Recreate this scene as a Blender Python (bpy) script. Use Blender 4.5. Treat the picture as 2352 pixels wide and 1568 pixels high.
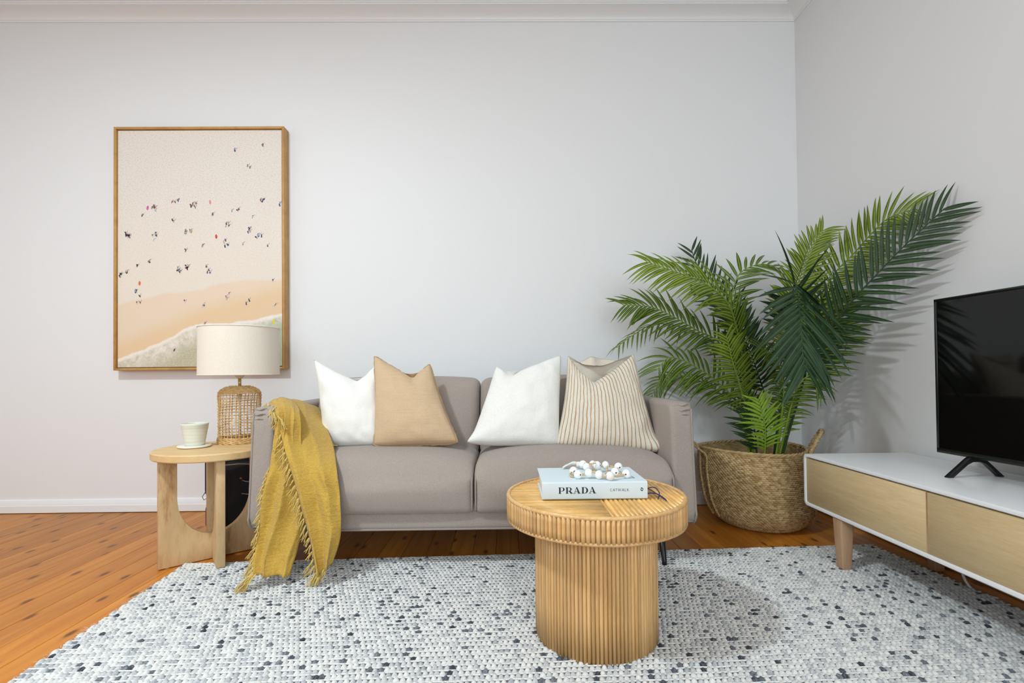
import bpy, bmesh, math, random
import numpy as np
from mathutils import Vector, Matrix, noise

for o in list(bpy.data.objects): bpy.data.objects.remove(o)
scene = bpy.context.scene
COL = scene.collection
rng = random.Random(7)
PI = math.pi

# ------------------------------------------------------------------ camera
cam_d = bpy.data.cameras.new('camera'); cam = bpy.data.objects.new('camera', cam_d); COL.objects.link(cam)
cam_d.sensor_fit = 'HORIZONTAL'; cam_d.sensor_width = 36.0; cam_d.lens = 1130.0 / 2352.0 * 36.0
cam_d.shift_y = 56.0 / 2352.0; cam_d.clip_start = 0.02
cam.matrix_world = Matrix.Translation((0, 0, 0.76)) @ Matrix.Rotation(math.radians(-0.656), 4, 'Z') @ \
    Matrix.Rotation(math.radians(90.794), 4, 'X') @ Matrix.Rotation(math.radians(-0.549), 4, 'Z')
scene.camera = cam

# ------------------------------------------------------------------ world, lights, exposure
world = bpy.data.worlds.new('world'); scene.world = world; world.use_nodes = True
world.node_tree.nodes['Background'].inputs[0].default_value = (0.93, 0.97, 1.0, 1)
world.node_tree.nodes['Background'].inputs[1].default_value = 0.6
def area(name, loc, target, sx, sy, power, color, shape='RECTANGLE', spread=180):
    l = bpy.data.lights.new(name, 'AREA'); l.shape = shape; l.size = sx; l.size_y = sy
    l.energy = power; l.color = color; l.spread = math.radians(spread)
    o = bpy.data.objects.new(name, l); COL.objects.link(o); o.location = loc
    o.rotation_euler = (Vector(target) - Vector(loc)).to_track_quat('-Z', 'Y').to_euler()
    return o
# added fill from an unseen rear window, set right to brighten that side, and the ceiling lamp (high on the left)
# whose shadows the photograph shows: coffee table to the right, palm on the right wall, frame downwards
area('window_fill_offscreen', (0.3, -2.795, 1.61), (0.3, 0, 1.61), 2.5, 1.5, 62, (0.775, 0.92, 0.995))
area('ceiling_lamp_offscreen', (-1.48, 0.48, 2.764), (-1.48, 0.4801, 0), 0.30, 0.30, 52, (0.845, 0.955, 1.0), 'DISK')
vs = scene.view_settings
vs.view_transform = 'Standard'; vs.look = 'None'; vs.gamma = 1.0; vs.use_curve_mapping = False; vs.exposure = 0.27

# ------------------------------------------------------------------ materials
def S(r, g, b):
    f = lambda c: ((c / 255 + 0.055) / 1.055) ** 2.4 if c > 10 else c / 255 / 12.92
    return (f(r), f(g), f(b), 1)
def newmat(name):
    m = bpy.data.materials.new(name); m.use_nodes = True
    return m, m.node_tree, m.node_tree.nodes['Principled BSDF']
def nd(nt, typ, **kw):
    n = nt.nodes.new(typ)
    for k, v in kw.items():
        if k.startswith('i_'):
            k2 = k[2:]; n.inputs[int(k2) if k2.isdigit() else k2.replace('_', ' ')].default_value = v
        else: setattr(n, k, v)
    return n
def ramp(nt, stops, interp='LINEAR'):
    r = nt.nodes.new('ShaderNodeValToRGB'); e = r.color_ramp.elements; r.color_ramp.interpolation = interp
    while len(e) < len(stops): e.new(0.5)
    for i, (p, c) in enumerate(stops): e[i].position = p; e[i].color = c
    return r
def mix(nt, fac, a, b, mode='MIX'):
    m = nt.nodes.new('ShaderNodeMix'); m.data_type = 'RGBA'; m.blend_type = mode
    L = nt.links
    for sock, v in ((m.inputs[0], fac), (m.inputs[6], a), (m.inputs[7], b)):
        if hasattr(v, 'links'): L.new(v, sock)
        else: sock.default_value = v
    return m.outputs[2]
def mth(nt, op, a, b=None, c=None, clamp=False):
    m = nt.nodes.new('ShaderNodeMath'); m.operation = op; m.use_clamp = clamp
    for i, v in enumerate((a, b, c)):
        if v is None: continue
        if hasattr(v, 'links'): nt.links.new(v, m.inputs[i])
        else: m.inputs[i].default_value = v
    return m.outputs[0]
def coords(nt, which='Object', scale=(1, 1, 1), rot=(0, 0, 0)):
    t = nt.nodes.new('ShaderNodeTexCoord'); mp = nt.nodes.new('ShaderNodeMapping')
    mp.inputs['Scale'].default_value = scale; mp.inputs['Rotation'].default_value = rot
    nt.links.new(t.outputs[which], mp.inputs[0]); return mp.outputs[0]
def noise_tex(nt, vec, scale, detail=2, rough=0.5, dist=0):
    n = nt.nodes.new('ShaderNodeTexNoise'); nt.links.new(vec, n.inputs['Vector'])
    n.inputs['Scale'].default_value = scale; n.inputs['Detail'].default_value = detail
    n.inputs['Roughness'].default_value = rough; n.inputs['Distortion'].default_value = dist
    return n.outputs['Fac']
def bump(nt, bs, h, strength, dist=0.002):
    b = nt.nodes.new('ShaderNodeBump'); b.inputs['Strength'].default_value = strength
    b.inputs['Distance'].default_value = dist; nt.links.new(h, b.inputs['Height'])
    nt.links.new(b.outputs[0], bs.inputs['Normal']); return b
def plain(name, col, rough=0.5, spec=0.5, metal=0.0, nscale=0, namt=0.06, bstr=0, bscale=200):
    m, nt, bs = newmat(name)
    bs.inputs['Roughness'].default_value = rough; bs.inputs['Metallic'].default_value = metal
    bs.inputs['Specular IOR Level'].default_value = spec
    v = coords(nt)
    n = noise_tex(nt, v, nscale or 12, 3)
    lo = tuple(c * (1 - namt) for c in col[:3]) + (1,); hi = tuple(min(1, c * (1 + namt)) for c in col[:3]) + (1,)
    nt.links.new(ramp(nt, [(0.3, lo), (0.7, hi)]).outputs[0], bs.inputs['Base Color'])
    nt.links.new(nt.nodes[-1].outputs[0] if False else nt.nodes['Color Ramp'].outputs[0], bs.inputs['Base Color'])
    nt.links.new(n, nt.nodes['Color Ramp'].inputs[0])
    if bstr: bump(nt, bs, noise_tex(nt, v, bscale, 2), bstr)
    return m
def fabric(name, col, col2, weave=900, amt=0.5, bstr=0.35, rough=0.9, stretch=(1, 1, 1), sheen=0.15, slub=0.0):
    """woven cloth: fine crossed noise in colour and relief"""
    m, nt, bs = newmat(name)
    bs.inputs['Roughness'].default_value = rough; bs.inputs['Specular IOR Level'].default_value = 0.15
    bs.inputs['Sheen Weight'].default_value = sheen
    a = noise_tex(nt, coords(nt, 'Object', (stretch[0], stretch[1], stretch[2] * 6)), weave / 4, 2)
    b = noise_tex(nt, coords(nt, 'Object', (stretch[0] * 6, stretch[1] * 6, stretch[2])), weave / 4, 2)
    s = mth(nt, 'MULTIPLY', mth(nt, 'ADD', a, b), 0.5)
    r = ramp(nt, [(0.36, col2), (0.62, col)]); nt.links.new(s, r.inputs[0])
    big = noise_tex(nt, coords(nt), 9, 3)
    c = mix(nt, mth(nt, 'MULTIPLY', mth(nt, 'SUBTRACT', big, 0.35, clamp=True), 0.5 * amt), r.outputs[0], col2)
    if slub:
        sl = noise_tex(nt, coords(nt, 'Object', (9, 9, 260)), 1.0, 3)
        c = mix(nt, mth(nt, 'MULTIPLY', mth(nt, 'SUBTRACT', sl, 0.5, clamp=True), slub * 4, clamp=True), c, col2)
    nt.links.new(c, bs.inputs['Base Color'])
    bump(nt, bs, s, bstr, 0.0012)
    return m
def wood(name, cols, axis=(1, 14, 14), scale=3.0, rough=0.5, rand=False, fine=0.25, coat=0.0, knots=0.0, bstr=0.05):
    m, nt, bs = newmat(name); L = nt.links
    bs.inputs['Roughness'].default_value = rough; bs.inputs['Coat Weight'].default_value = coat
    bs.inputs['Coat Roughness'].default_value = 0.25
    v = coords(nt, 'Object', axis)
    info = None
    if rand:
        info = nt.nodes.new('ShaderNodeObjectInfo')
        off = nt.nodes.new('ShaderNodeVectorMath'); off.operation = 'ADD'
        cx = nt.nodes.new('ShaderNodeCombineXYZ')
        L.new(mth(nt, 'MULTIPLY', info.outputs['Random'], 57.0), cx.inputs[0])
        L.new(mth(nt, 'MULTIPLY', info.outputs['Random'], 31.0), cx.inputs[1])
        L.new(v, off.inputs[0]); L.new(cx.outputs[0], off.inputs[1]); v = off.outputs[0]
    n1 = noise_tex(nt, v, scale, 4, 0.55, 0.6); n2 = noise_tex(nt, v, scale * 7, 3, 0.6)
    f = mth(nt, 'ADD', mth(nt, 'MULTIPLY', n1, 1 - fine), mth(nt, 'MULTIPLY', n2, fine))
    r = ramp(nt, [(0.30 + 0.4 * i / (len(cols) - 1), c) for i, c in enumerate(cols)]); L.new(f, r.inputs[0])
    c = r.outputs[0]
    if rand:
        h = nt.nodes.new('ShaderNodeHueSaturation'); L.new(c, h.inputs['Color'])
        L.new(mth(nt, 'ADD', mth(nt, 'MULTIPLY', info.outputs['Random'], 0.34), 0.83), h.inputs['Value']); c = h.outputs[0]
    if knots:
        vo = nt.nodes.new('ShaderNodeTexVoronoi'); vo.voronoi_dimensions = '2D'; vo.inputs['Scale'].default_value = 1.0
        vk = coords(nt, 'Object', (11, 4.4, 1))
        ad = nt.nodes.new('ShaderNodeVectorMath'); ad.operation = 'ADD'; L.new(vk, ad.inputs[0])
        if rand: L.new(cx.outputs[0], ad.inputs[1])
        L.new(ad.outputs[0], vo.inputs['Vector'])
        k = ramp(nt, [(0.0, (1, 1, 1, 1)), (0.07, (0.9, 0.9, 0.9, 1)), (0.13, (0.15, 0.15, 0.15, 1)), (0.2, (0, 0, 0, 1))]); L.new(vo.outputs['Distance'], k.inputs[0])
        sel = nt.nodes.new('ShaderNodeSeparateColor'); L.new(vo.outputs['Color'], sel.inputs[0])
        fk = mth(nt, 'MULTIPLY', mth(nt, 'GREATER_THAN', sel.outputs[0], 0.42), mth(nt, 'MULTIPLY', k.outputs[0], knots))
        c = mix(nt, fk, c, S(84, 40, 12))
    L.new(c, bs.inputs['Base Color'])
    if bstr: bump(nt, bs, f, bstr, 0.001)
    return m
M = {}
def paint(name, col, rough, bs_, sc):
    m, nt, bs = newmat(name); bs.inputs['Base Color'].default_value = col
    bs.inputs['Roughness'].default_value = rough; bs.inputs['Specular IOR Level'].default_value = 0.35
    v = coords(nt); n = mth(nt, 'ADD', noise_tex(nt, v, sc, 3), mth(nt, 'MULTIPLY', noise_tex(nt, v, 3, 2), 0.6))
    bump(nt, bs, n, bs_, 0.002); return m
M['wall'] = paint('wall_paint', S(236, 236, 237), 0.55, 0.12, 110)
M['ceiling'] = paint('ceiling_paint', S(240, 240, 240), 0.7, 0.05, 90)
M['trim'] = paint('trim_gloss', S(240, 240, 241), 0.35, 0.06, 60)
M['plank'] = wood('pine_boards', [S(172, 100, 24), S(190, 118, 36), S(204, 136, 52)], (26, 1.3, 1), 1.2, 0.38, True, 0.2, 0.0, 0.85, 0.03)
M['plank'].node_tree.nodes['Principled BSDF'].inputs['Specular IOR Level'].default_value = 0.3
M['subfloor'] = plain('subfloor_timber', S(172, 112, 50), 0.8)
M['sofa'] = fabric('taupe_weave', S(178, 166, 157), S(146, 134, 125), 1100, 0.25, 0.3)
M['sofa_pipe'] = fabric('taupe_piping', S(172, 160, 151), S(140, 128, 120), 1100, 0.2, 0.2)
M['black_metal'] = plain('black_metal', S(18, 18, 19), 0.4)
M['white_linen'] = fabric('white_linen', S(246, 244, 240), S(228, 225, 220), 900, 0.12, 0.35, slub=0.12)
M['tan_linen'] = fabric('tan_linen', S(220, 192, 160), S(194, 164, 128), 900, 0.3, 0.4, slub=0.5)
M['tan_seam'] = fabric('tan_seam', S(190, 156, 118), S(166, 132, 96), 900, 0.3, 0.4)
M['throw'] = fabric('mustard_gauze', S(210, 174, 86), S(180, 142, 56), 520, 0.4, 0.8, slub=0.4)
nt = M['throw'].node_tree; bs = nt.nodes['Principled BSDF']
bnode = [n for n in nt.nodes if n.type == 'BUMP'][0]
cr1 = noise_tex(nt, coords(nt, 'Object', (34, 20, 120), (0, 0.5, 0)), 1.0, 3, 0.6, 0.6)
b2 = nt.nodes.new('ShaderNodeBump'); b2.inputs['Strength'].default_value = 0.55; b2.inputs['Distance'].default_value = 0.006
nt.links.new(cr1, b2.inputs['Height']); nt.links.new(bnode.outputs[0], b2.inputs['Normal']); nt.links.new(b2.outputs[0], bs.inputs['Normal'])
M['fringe'] = fabric('fringe_yarn', S(226, 200, 126), S(200, 166, 82), 600, 0.4, 0.4)
M['natural_linen'] = fabric('natural_linen', S(226, 217, 202), S(206, 196, 178), 900, 0.2, 0.35)
M['bamboo'] = wood('bamboo_pole', [S(192, 144, 88), S(214, 170, 112), S(226, 186, 130)], (30, 30, 2), 2.0, 0.42, True, 0.3, 0.15)
M['bamboo_top'] = wood('bamboo_reed', [S(206, 156, 84), S(222, 174, 102), S(234, 192, 122)], (3, 3, 3), 5.0, 0.35, True, 0.3, 0.25)
M['bamboo_core'] = plain('bamboo_core', S(206, 160, 102), 0.7)
M['mango'] = wood('mango_wood', [S(150, 108, 66), S(196, 160, 112), S(212, 180, 134), S(202, 166, 118), S(160, 116, 72)], (6, 6, 1.4), 2.2, 0.55, False, 0.25)
M['mango_top'] = wood('mango_wood_top', [S(204, 168, 116), S(222, 188, 136), S(228, 198, 148)], (1.2, 7, 7), 2.0, 0.5, False, 0.3)
M['oak'] = wood('oak_veneer', [S(200, 172, 126), S(214, 188, 142), S(224, 200, 158)], (30, 1.6, 22), 2.0, 0.5, False, 0.45)
M['oak_leg'] = wood('oak_solid', [S(176, 136, 104), S(196, 156, 122), S(206, 170, 136)], (14, 14, 1.4), 2.0, 0.5)
M['lacquer'] = plain('white_lacquer', S(246, 247, 249), 0.28, namt=0.01)
M['frame_wood'] = wood('frame_oak', [S(176, 128, 70), S(196, 148, 86), S(206, 162, 100)], (3, 3, 3), 4.0, 0.5)
M['rattan'] = wood('rattan_strip', [S(198, 152, 92), S(222, 182, 122), S(236, 204, 152)], (9, 9, 9), 4.0, 0.5)
M['shade'] = fabric('shade_linen', S(240, 232, 220), S(226, 214, 198), 900, 0.1, 0.25)
M['shade'].node_tree.nodes['Principled BSDF'].inputs['Emission Strength'].default_value = 0
M['cream'] = plain('cream_plastic', S(232, 220, 198), 0.4)
M['brass'] = plain('brushed_brass', S(196, 168, 110), 0.35, metal=0.7)
M['ceramic'] = None
M['saucer'] = plain('saucer_glaze', S(240, 234, 222), 0.35, namt=0.03)
M['pack'] = fabric('black_nylon', S(26, 25, 26), S(12, 12, 13), 900, 0.2, 0.3, 0.7)
M['pack_zip'] = plain('zip_metal', S(150, 146, 130), 0.35, metal=0.8)
M['pack_badge'] = plain('pale_badge', S(150, 140, 130), 0.5)
M['orange'] = plain('orange_dot', S(190, 110, 40), 0.5)
M['tv_body'] = plain('tv_plastic', S(16, 16, 17), 0.28, namt=0.02)
M['cable'] = plain('white_cable', S(228, 232, 234), 0.4)
M['book_cover'] = fabric('pale_blue_cloth', S(220, 232, 236), S(208, 222, 228), 1400, 0.05, 0.1, 0.75, sheen=0)
M['pages'] = plain('page_block', S(238, 230, 220), 0.8, namt=0.04)
M['ink'] = plain('navy_ink', S(24, 36, 50), 0.6)
M['ribbon'] = plain('navy_ribbon', S(38, 42, 92), 0.45)
M['bead'] = plain('white_bead', S(244, 244, 242), 0.6, namt=0.04, nscale=60)
M['jute'] = wood('jute_cord', [S(186, 150, 100), S(208, 178, 130), S(222, 198, 156)], (90, 90, 90), 3.0, 0.9, bstr=0.4)
M['cotton'] = fabric('cotton_tassel', S(244, 242, 236), S(224, 220, 210), 900, 0.2, 0.4)
M['soil'] = plain('pot_plastic', S(30, 26, 22), 0.8)
m, nt, bs = newmat('tv_glass'); bs.inputs['Base Color'].default_value = (0.0016, 0.0016, 0.0017, 1)
bs.inputs['Roughness'].default_value = 0.06; bs.inputs['Specular IOR Level'].default_value = 0.32
bump(nt, bs, noise_tex(nt, coords(nt), 60, 1), 0.005, 0.0005); M['tv_glass'] = m
# cup: pale celadon glaze with throwing rings
m, nt, bs = newmat('celadon_glaze'); bs.inputs['Roughness'].default_value = 0.3
ring = noise_tex(nt, coords(nt, 'Object', (6, 6, 90)), 1.0, 3)
r = ramp(nt, [(0.3, S(206, 208, 190)), (0.5, S(224, 226, 212)), (0.7, S(234, 234, 222))]); nt.links.new(ring, r.inputs[0])
nt.links.new(r.outputs[0], bs.inputs['Base Color']); bump(nt, bs, ring, 0.3, 0.002); M['ceramic'] = m
# boucle
m, nt, bs = newmat('white_boucle'); bs.inputs['Roughness'].default_value = 0.95; bs.inputs['Specular IOR Level'].default_value = 0.1
vo = nd(nt, 'ShaderNodeTexVoronoi'); vo.inputs['Scale'].default_value = 300
nt.links.new(coords(nt, 'Object', (1, 1, 1.6)), vo.inputs['Vector'])
r = ramp(nt, [(0.0, S(252, 251, 248)), (0.8, S(238, 236, 230))]); nt.links.new(vo.outputs['Distance'], r.inputs[0])
nt.links.new(r.outputs[0], bs.inputs['Base Color'])
bump(nt, bs, mth(nt, 'SUBTRACT', 1.0, vo.outputs['Distance']), 0.55, 0.002); M['boucle'] = m
# striped linen, stripes follow the cloth (UV)
m, nt, bs = newmat('striped_linen'); bs.inputs['Roughness'].default_value = 0.92; bs.inputs['Specular IOR Level'].default_value = 0.12
uvv = coords(nt, 'UV'); sx = nt.nodes.new('ShaderNodeSeparateXYZ'); nt.links.new(uvv, sx.inputs[0])
wob = noise_tex(nt, coords(nt, 'UV', (16, 6, 1)), 1.0, 2)
u = mth(nt, 'ADD', mth(nt, 'MULTIPLY', sx.outputs[0], 25.0), mth(nt, 'MULTIPLY', wob, 0.5))
wd = noise_tex(nt, coords(nt, 'UV', (25, 3, 1)), 1.0, 1)
fr = mth(nt, 'FRACT', u); fac = mth(nt, 'LESS_THAN', fr, mth(nt, 'ADD', mth(nt, 'MULTIPLY', wd, 0.22), 0.14))
fn = noise_tex(nt, coords(nt), 420, 2)
base = ramp(nt, [(0.35, S(216, 208, 192)), (0.65, S(232, 226, 213))]); nt.links.new(fn, base.inputs[0])
nt.links.new(mix(nt, fac, base.outputs[0], S(186, 152, 118)), bs.inputs['Base Color'])
bump(nt, bs, fn, 0.35, 0.001); M['stripe'] = m
# basket: straw with darker and paler strands
m, nt, bs = newmat('seagrass'); bs.inputs['Roughness'].default_value = 0.8
at = nt.nodes.new('ShaderNodeAttribute'); at.attribute_name = 'tone'
n = noise_tex(nt, coords(nt, 'Object', (60, 60, 260)), 1.0, 3)
f = mth(nt, 'ADD', mth(nt, 'MULTIPLY', at.outputs['Fac'], 0.62), mth(nt, 'MULTIPLY', n, 0.38))
r = ramp(nt, [(0.12, S(84, 58, 30)), (0.45, S(172, 140, 92)), (0.85, S(220, 194, 148))]); nt.links.new(f, r.inputs[0])
nt.links.new(r.outputs[0], bs.inputs['Base Color']); bump(nt, bs, n, 0.5, 0.002); M['basket'] = m
# rug wool (tone attribute per yarn loop)
m, nt, bs = newmat('rug_wool'); bs.inputs['Roughness'].default_value = 0.95; bs.inputs['Specular IOR Level'].default_value = 0.1
bs.inputs['Sheen Weight'].default_value = 0.1
at = nt.nodes.new('ShaderNodeAttribute'); at.attribute_name = 'tone'
n = noise_tex(nt, coords(nt, 'Object', (620, 130, 300)), 1.0, 3)
f = mth(nt, 'ADD', at.outputs['Fac'], mth(nt, 'MULTIPLY', mth(nt, 'SUBTRACT', n, 0.5), 0.55))
r = ramp(nt, [(0.0, S(58, 62, 70)), (0.3, S(124, 129, 138)), (0.62, S(196, 198, 200)), (0.88, S(229, 228, 225))]); nt.links.new(f, r.inputs[0])
nt.links.new(r.outputs[0], bs.inputs['Base Color']); bump(nt, bs, n, 0.5, 0.003); M['rug'] = m
# palm leaves: paler mid rib by UV
def leaf(name, c1, c2, rib):
    m, nt, bs = newmat(name); bs.inputs['Roughness'].default_value = 0.42; bs.inputs['Specular IOR Level'].default_value = 0.4
    sp = nt.nodes.new('ShaderNodeSeparateXYZ'); nt.links.new(coords(nt, 'UV'), sp.inputs[0])
    n = noise_tex(nt, coords(nt), 26, 3)
    r = ramp(nt, [(0.32, c1), (0.68, c2)]); nt.links.new(n, r.inputs[0])
    d = mth(nt, 'ABSOLUTE', mth(nt, 'SUBTRACT', sp.outputs[0], 0.5))
    k = ramp(nt, [(0.05, (1, 1, 1, 1)), (0.12, (0, 0, 0, 1))]); nt.links.new(d, k.inputs[0])
    nt.links.new(mix(nt, k.outputs[0], r.outputs[0], rib), bs.inputs['Base Color'])
    bs.inputs['Subsurface Weight'].default_value = 0.0
    bump(nt, bs, noise_tex(nt, coords(nt), 180, 2), 0.15, 0.001)
    return m
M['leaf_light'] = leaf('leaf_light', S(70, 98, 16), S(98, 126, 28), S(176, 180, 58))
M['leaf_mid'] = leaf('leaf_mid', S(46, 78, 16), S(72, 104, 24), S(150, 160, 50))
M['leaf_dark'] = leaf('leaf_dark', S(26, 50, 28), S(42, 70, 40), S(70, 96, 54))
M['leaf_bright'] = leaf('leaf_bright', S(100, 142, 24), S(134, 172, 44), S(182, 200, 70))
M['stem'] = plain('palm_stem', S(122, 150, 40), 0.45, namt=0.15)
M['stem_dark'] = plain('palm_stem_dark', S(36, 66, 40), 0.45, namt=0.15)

# ------------------------------------------------------------------ helpers
def empty(name, loc, label=None, cat=None, group=None):
    o = bpy.data.objects.new(name, None); COL.objects.link(o); o.location = loc; o.empty_display_size = 0.05
    return tag(o, label, cat, group)
def tag(o, label=None, cat=None, group=None, kind=None):
    if label: o['label'] = label
    if cat: o['category'] = cat
    if group: o['group'] = group
    if kind: o['kind'] = kind
    return o
def origin(p):
    v = Vector((0, 0, 0))
    while p is not None: v += p.location; p = p.parent
    return v
def link(name, me, mat, parent=None, smooth=True, label=None):
    """world-space mesh -> object; children share the origin of their thing"""
    if isinstance(mat, (list, tuple)):
        for x in mat: me.materials.append(x)
    elif mat is not None: me.materials.append(mat)
    if smooth and len(me.polygons): me.polygons.foreach_set('use_smooth', [True] * len(me.polygons))
    o = bpy.data.objects.new(name, me); COL.objects.link(o)
    if parent is not None:
        o.parent = parent; off = origin(parent)
        if off.length > 0: me.transform(Matrix.Translation(-off))
    if label: o['label'] = label
    me.update(); return o
def rebase(o, loc):
    """give a top-level mesh its origin at loc"""
    o.data.transform(Matrix.Translation(-Vector(loc))); o.location = loc; return o
class MB:
    def __init__(s): s.v = []; s.f = []; s.m = []; s.uv = None
    def add(s, vs, fs, mi=0):
        b = len(s.v); s.v.extend([tuple(p) for p in vs]); s.f.extend([tuple(i + b for i in f) for f in fs]); s.m.extend([mi] * len(fs))
    def grid(s, pts, nu, nv, closeu=False, closev=False, flip=False, mi=0):
        fs = []
        for i in range(nu if closeu else nu - 1):
            for j in range(nv if closev else nv - 1):
                a = i * nv + j; b = ((i + 1) % nu) * nv + j; c = ((i + 1) % nu) * nv + (j + 1) % nv; d = i * nv + (j + 1) % nv
                fs.append((a, d, c, b) if flip else (a, b, c, d))
        s.add(pts, fs, mi)
    def tube(s, path, rad, seg=8, caps=True, closed=False, mi=0, flat=1.0):
        path = [Vector(p) for p in path]; n = len(path)
        rr = rad if hasattr(rad, '__len__') else [rad] * n
        pts = []; up = None
        for i, p in enumerate(path):
            if closed: t = path[(i + 1) % n] - path[i - 1]
            else: t = path[min(i + 1, n - 1)] - path[max(i - 1, 0)]
            if t.length < 1e-9: t = Vector((0, 0, 1))
            t.normalize()
            if up is None:
                up = Vector((0, 0, 1)) if abs(t.z) < 0.9 else Vector((0, 1, 0))
            a = t.cross(up)
            if a.length < 1e-6: a = t.orthogonal()
            a.normalize(); b = a.cross(t).normalized(); up = b
            for k in range(seg):
                th = 2 * PI * k / seg
                pts.append(p + a * (math.cos(th) * rr[i]) + b * (math.sin(th) * rr[i] * flat))
        base = len(s.v); s.grid(pts, n, seg, closed, True, mi=mi)
        if caps and not closed:
            s.f.append(tuple(base + k for k in range(seg))); s.m.append(mi)
            s.f.append(tuple(base + (n - 1) * seg + k for k in reversed(range(seg)))); s.m.append(mi)
    def lathe(s, prof, c, seg=48, closed=False, mi=0):
        """profile of (r, z) turned about the vertical through c"""
        pts = []
        for k in range(seg):
            th = 2 * PI * k / seg
            for r, z in prof: pts.append((c[0] + r * math.cos(th), c[1] + r * math.sin(th), c[2] + z))
        s.grid(pts, seg, len(prof), True, closed, mi=mi)
    def box(s, a, b, mi=0):
        x0, y0, z0 = a; x1, y1, z1 = b
        s.add([(x0, y0, z0), (x1, y0, z0), (x1, y1, z0), (x0, y1, z0), (x0, y0, z1), (x1, y0, z1), (x1, y1, z1), (x0, y1, z1)],
              [(0, 3, 2, 1), (4, 5, 6, 7), (0, 1, 5, 4), (1, 2, 6, 5), (2, 3, 7, 6), (3, 0, 4, 7)], mi)
    def mesh(s, name):
        me = bpy.data.meshes.new(name); me.from_pydata(s.v, [], s.f)
        if any(s.m): me.polygons.foreach_set('material_index', s.m)
        return me
    def build(s, name, mat, parent=None, smooth=True, label=None):
        return link(name, s.mesh(name), mat, parent, smooth, label)
def bevel_mesh(me, w, seg=2, angle=35):
    bm = bmesh.new(); bm.from_mesh(me); bmesh.ops.remove_doubles(bm, verts=bm.verts, dist=1e-6)
    bmesh.ops.recalc_face_normals(bm, faces=bm.faces)
    es = [e for e in bm.edges if len(e.link_faces) == 2 and e.calc_face_angle(0) > math.radians(angle)]
    bmesh.ops.bevel(bm, geom=es, offset=w, segments=seg, profile=0.5, affect='EDGES', clamp_overlap=True)
    bm.to_mesh(me); bm.free(); return me
def fix_normals(me):
    bm = bmesh.new(); bm.from_mesh(me); bmesh.ops.remove_doubles(bm, verts=bm.verts, dist=1e-6)
    bmesh.ops.recalc_face_normals(bm, faces=bm.faces); bm.to_mesh(me); bm.free(); return me
def shade_auto(o, deg=35):
    me = o.data; bm = bmesh.new(); bm.from_mesh(me)
    for e in bm.edges: e.smooth = not (len(e.link_faces) == 2 and e.calc_face_angle(0) > math.radians(deg))
    bm.to_mesh(me); bm.free(); return o
def bbox_obj(name, a, b, mat, parent=None, bev=0.003, seg=2):
    m_ = MB(); m_.box(a, b); me = m_.mesh(name)
    if bev: bevel_mesh(me, bev, seg)
    return shade_auto(link(name, me, mat, parent), 50)
def prism(name, poly, axis, lo, hi, mat, parent=None, bev=0.0, seg=2, tri=False):
    """polygon in the plane normal to axis (0 x, 1 y, 2 z), extruded lo..hi"""
    def P(p, h):
        return (h, p[0], p[1]) if axis == 0 else ((p[0], h, p[1]) if axis == 1 else (p[0], p[1], h))
    n = len(poly); bm = bmesh.new()
    v0 = [bm.verts.new(P(p, lo)) for p in poly]; v1 = [bm.verts.new(P(p, hi)) for p in poly]
    bm.faces.new(v0); bm.faces.new(list(reversed(v1)))
    for i in range(n): bm.faces.new((v0[i], v1[i], v1[(i + 1) % n], v0[(i + 1) % n]))
    bmesh.ops.recalc_face_normals(bm, faces=bm.faces)
    me = bpy.data.meshes.new(name); bm.to_mesh(me); bm.free()
    if bev: bevel_mesh(me, bev, seg, 50)
    return shade_auto(link(name, me, mat, parent), 40)
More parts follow.
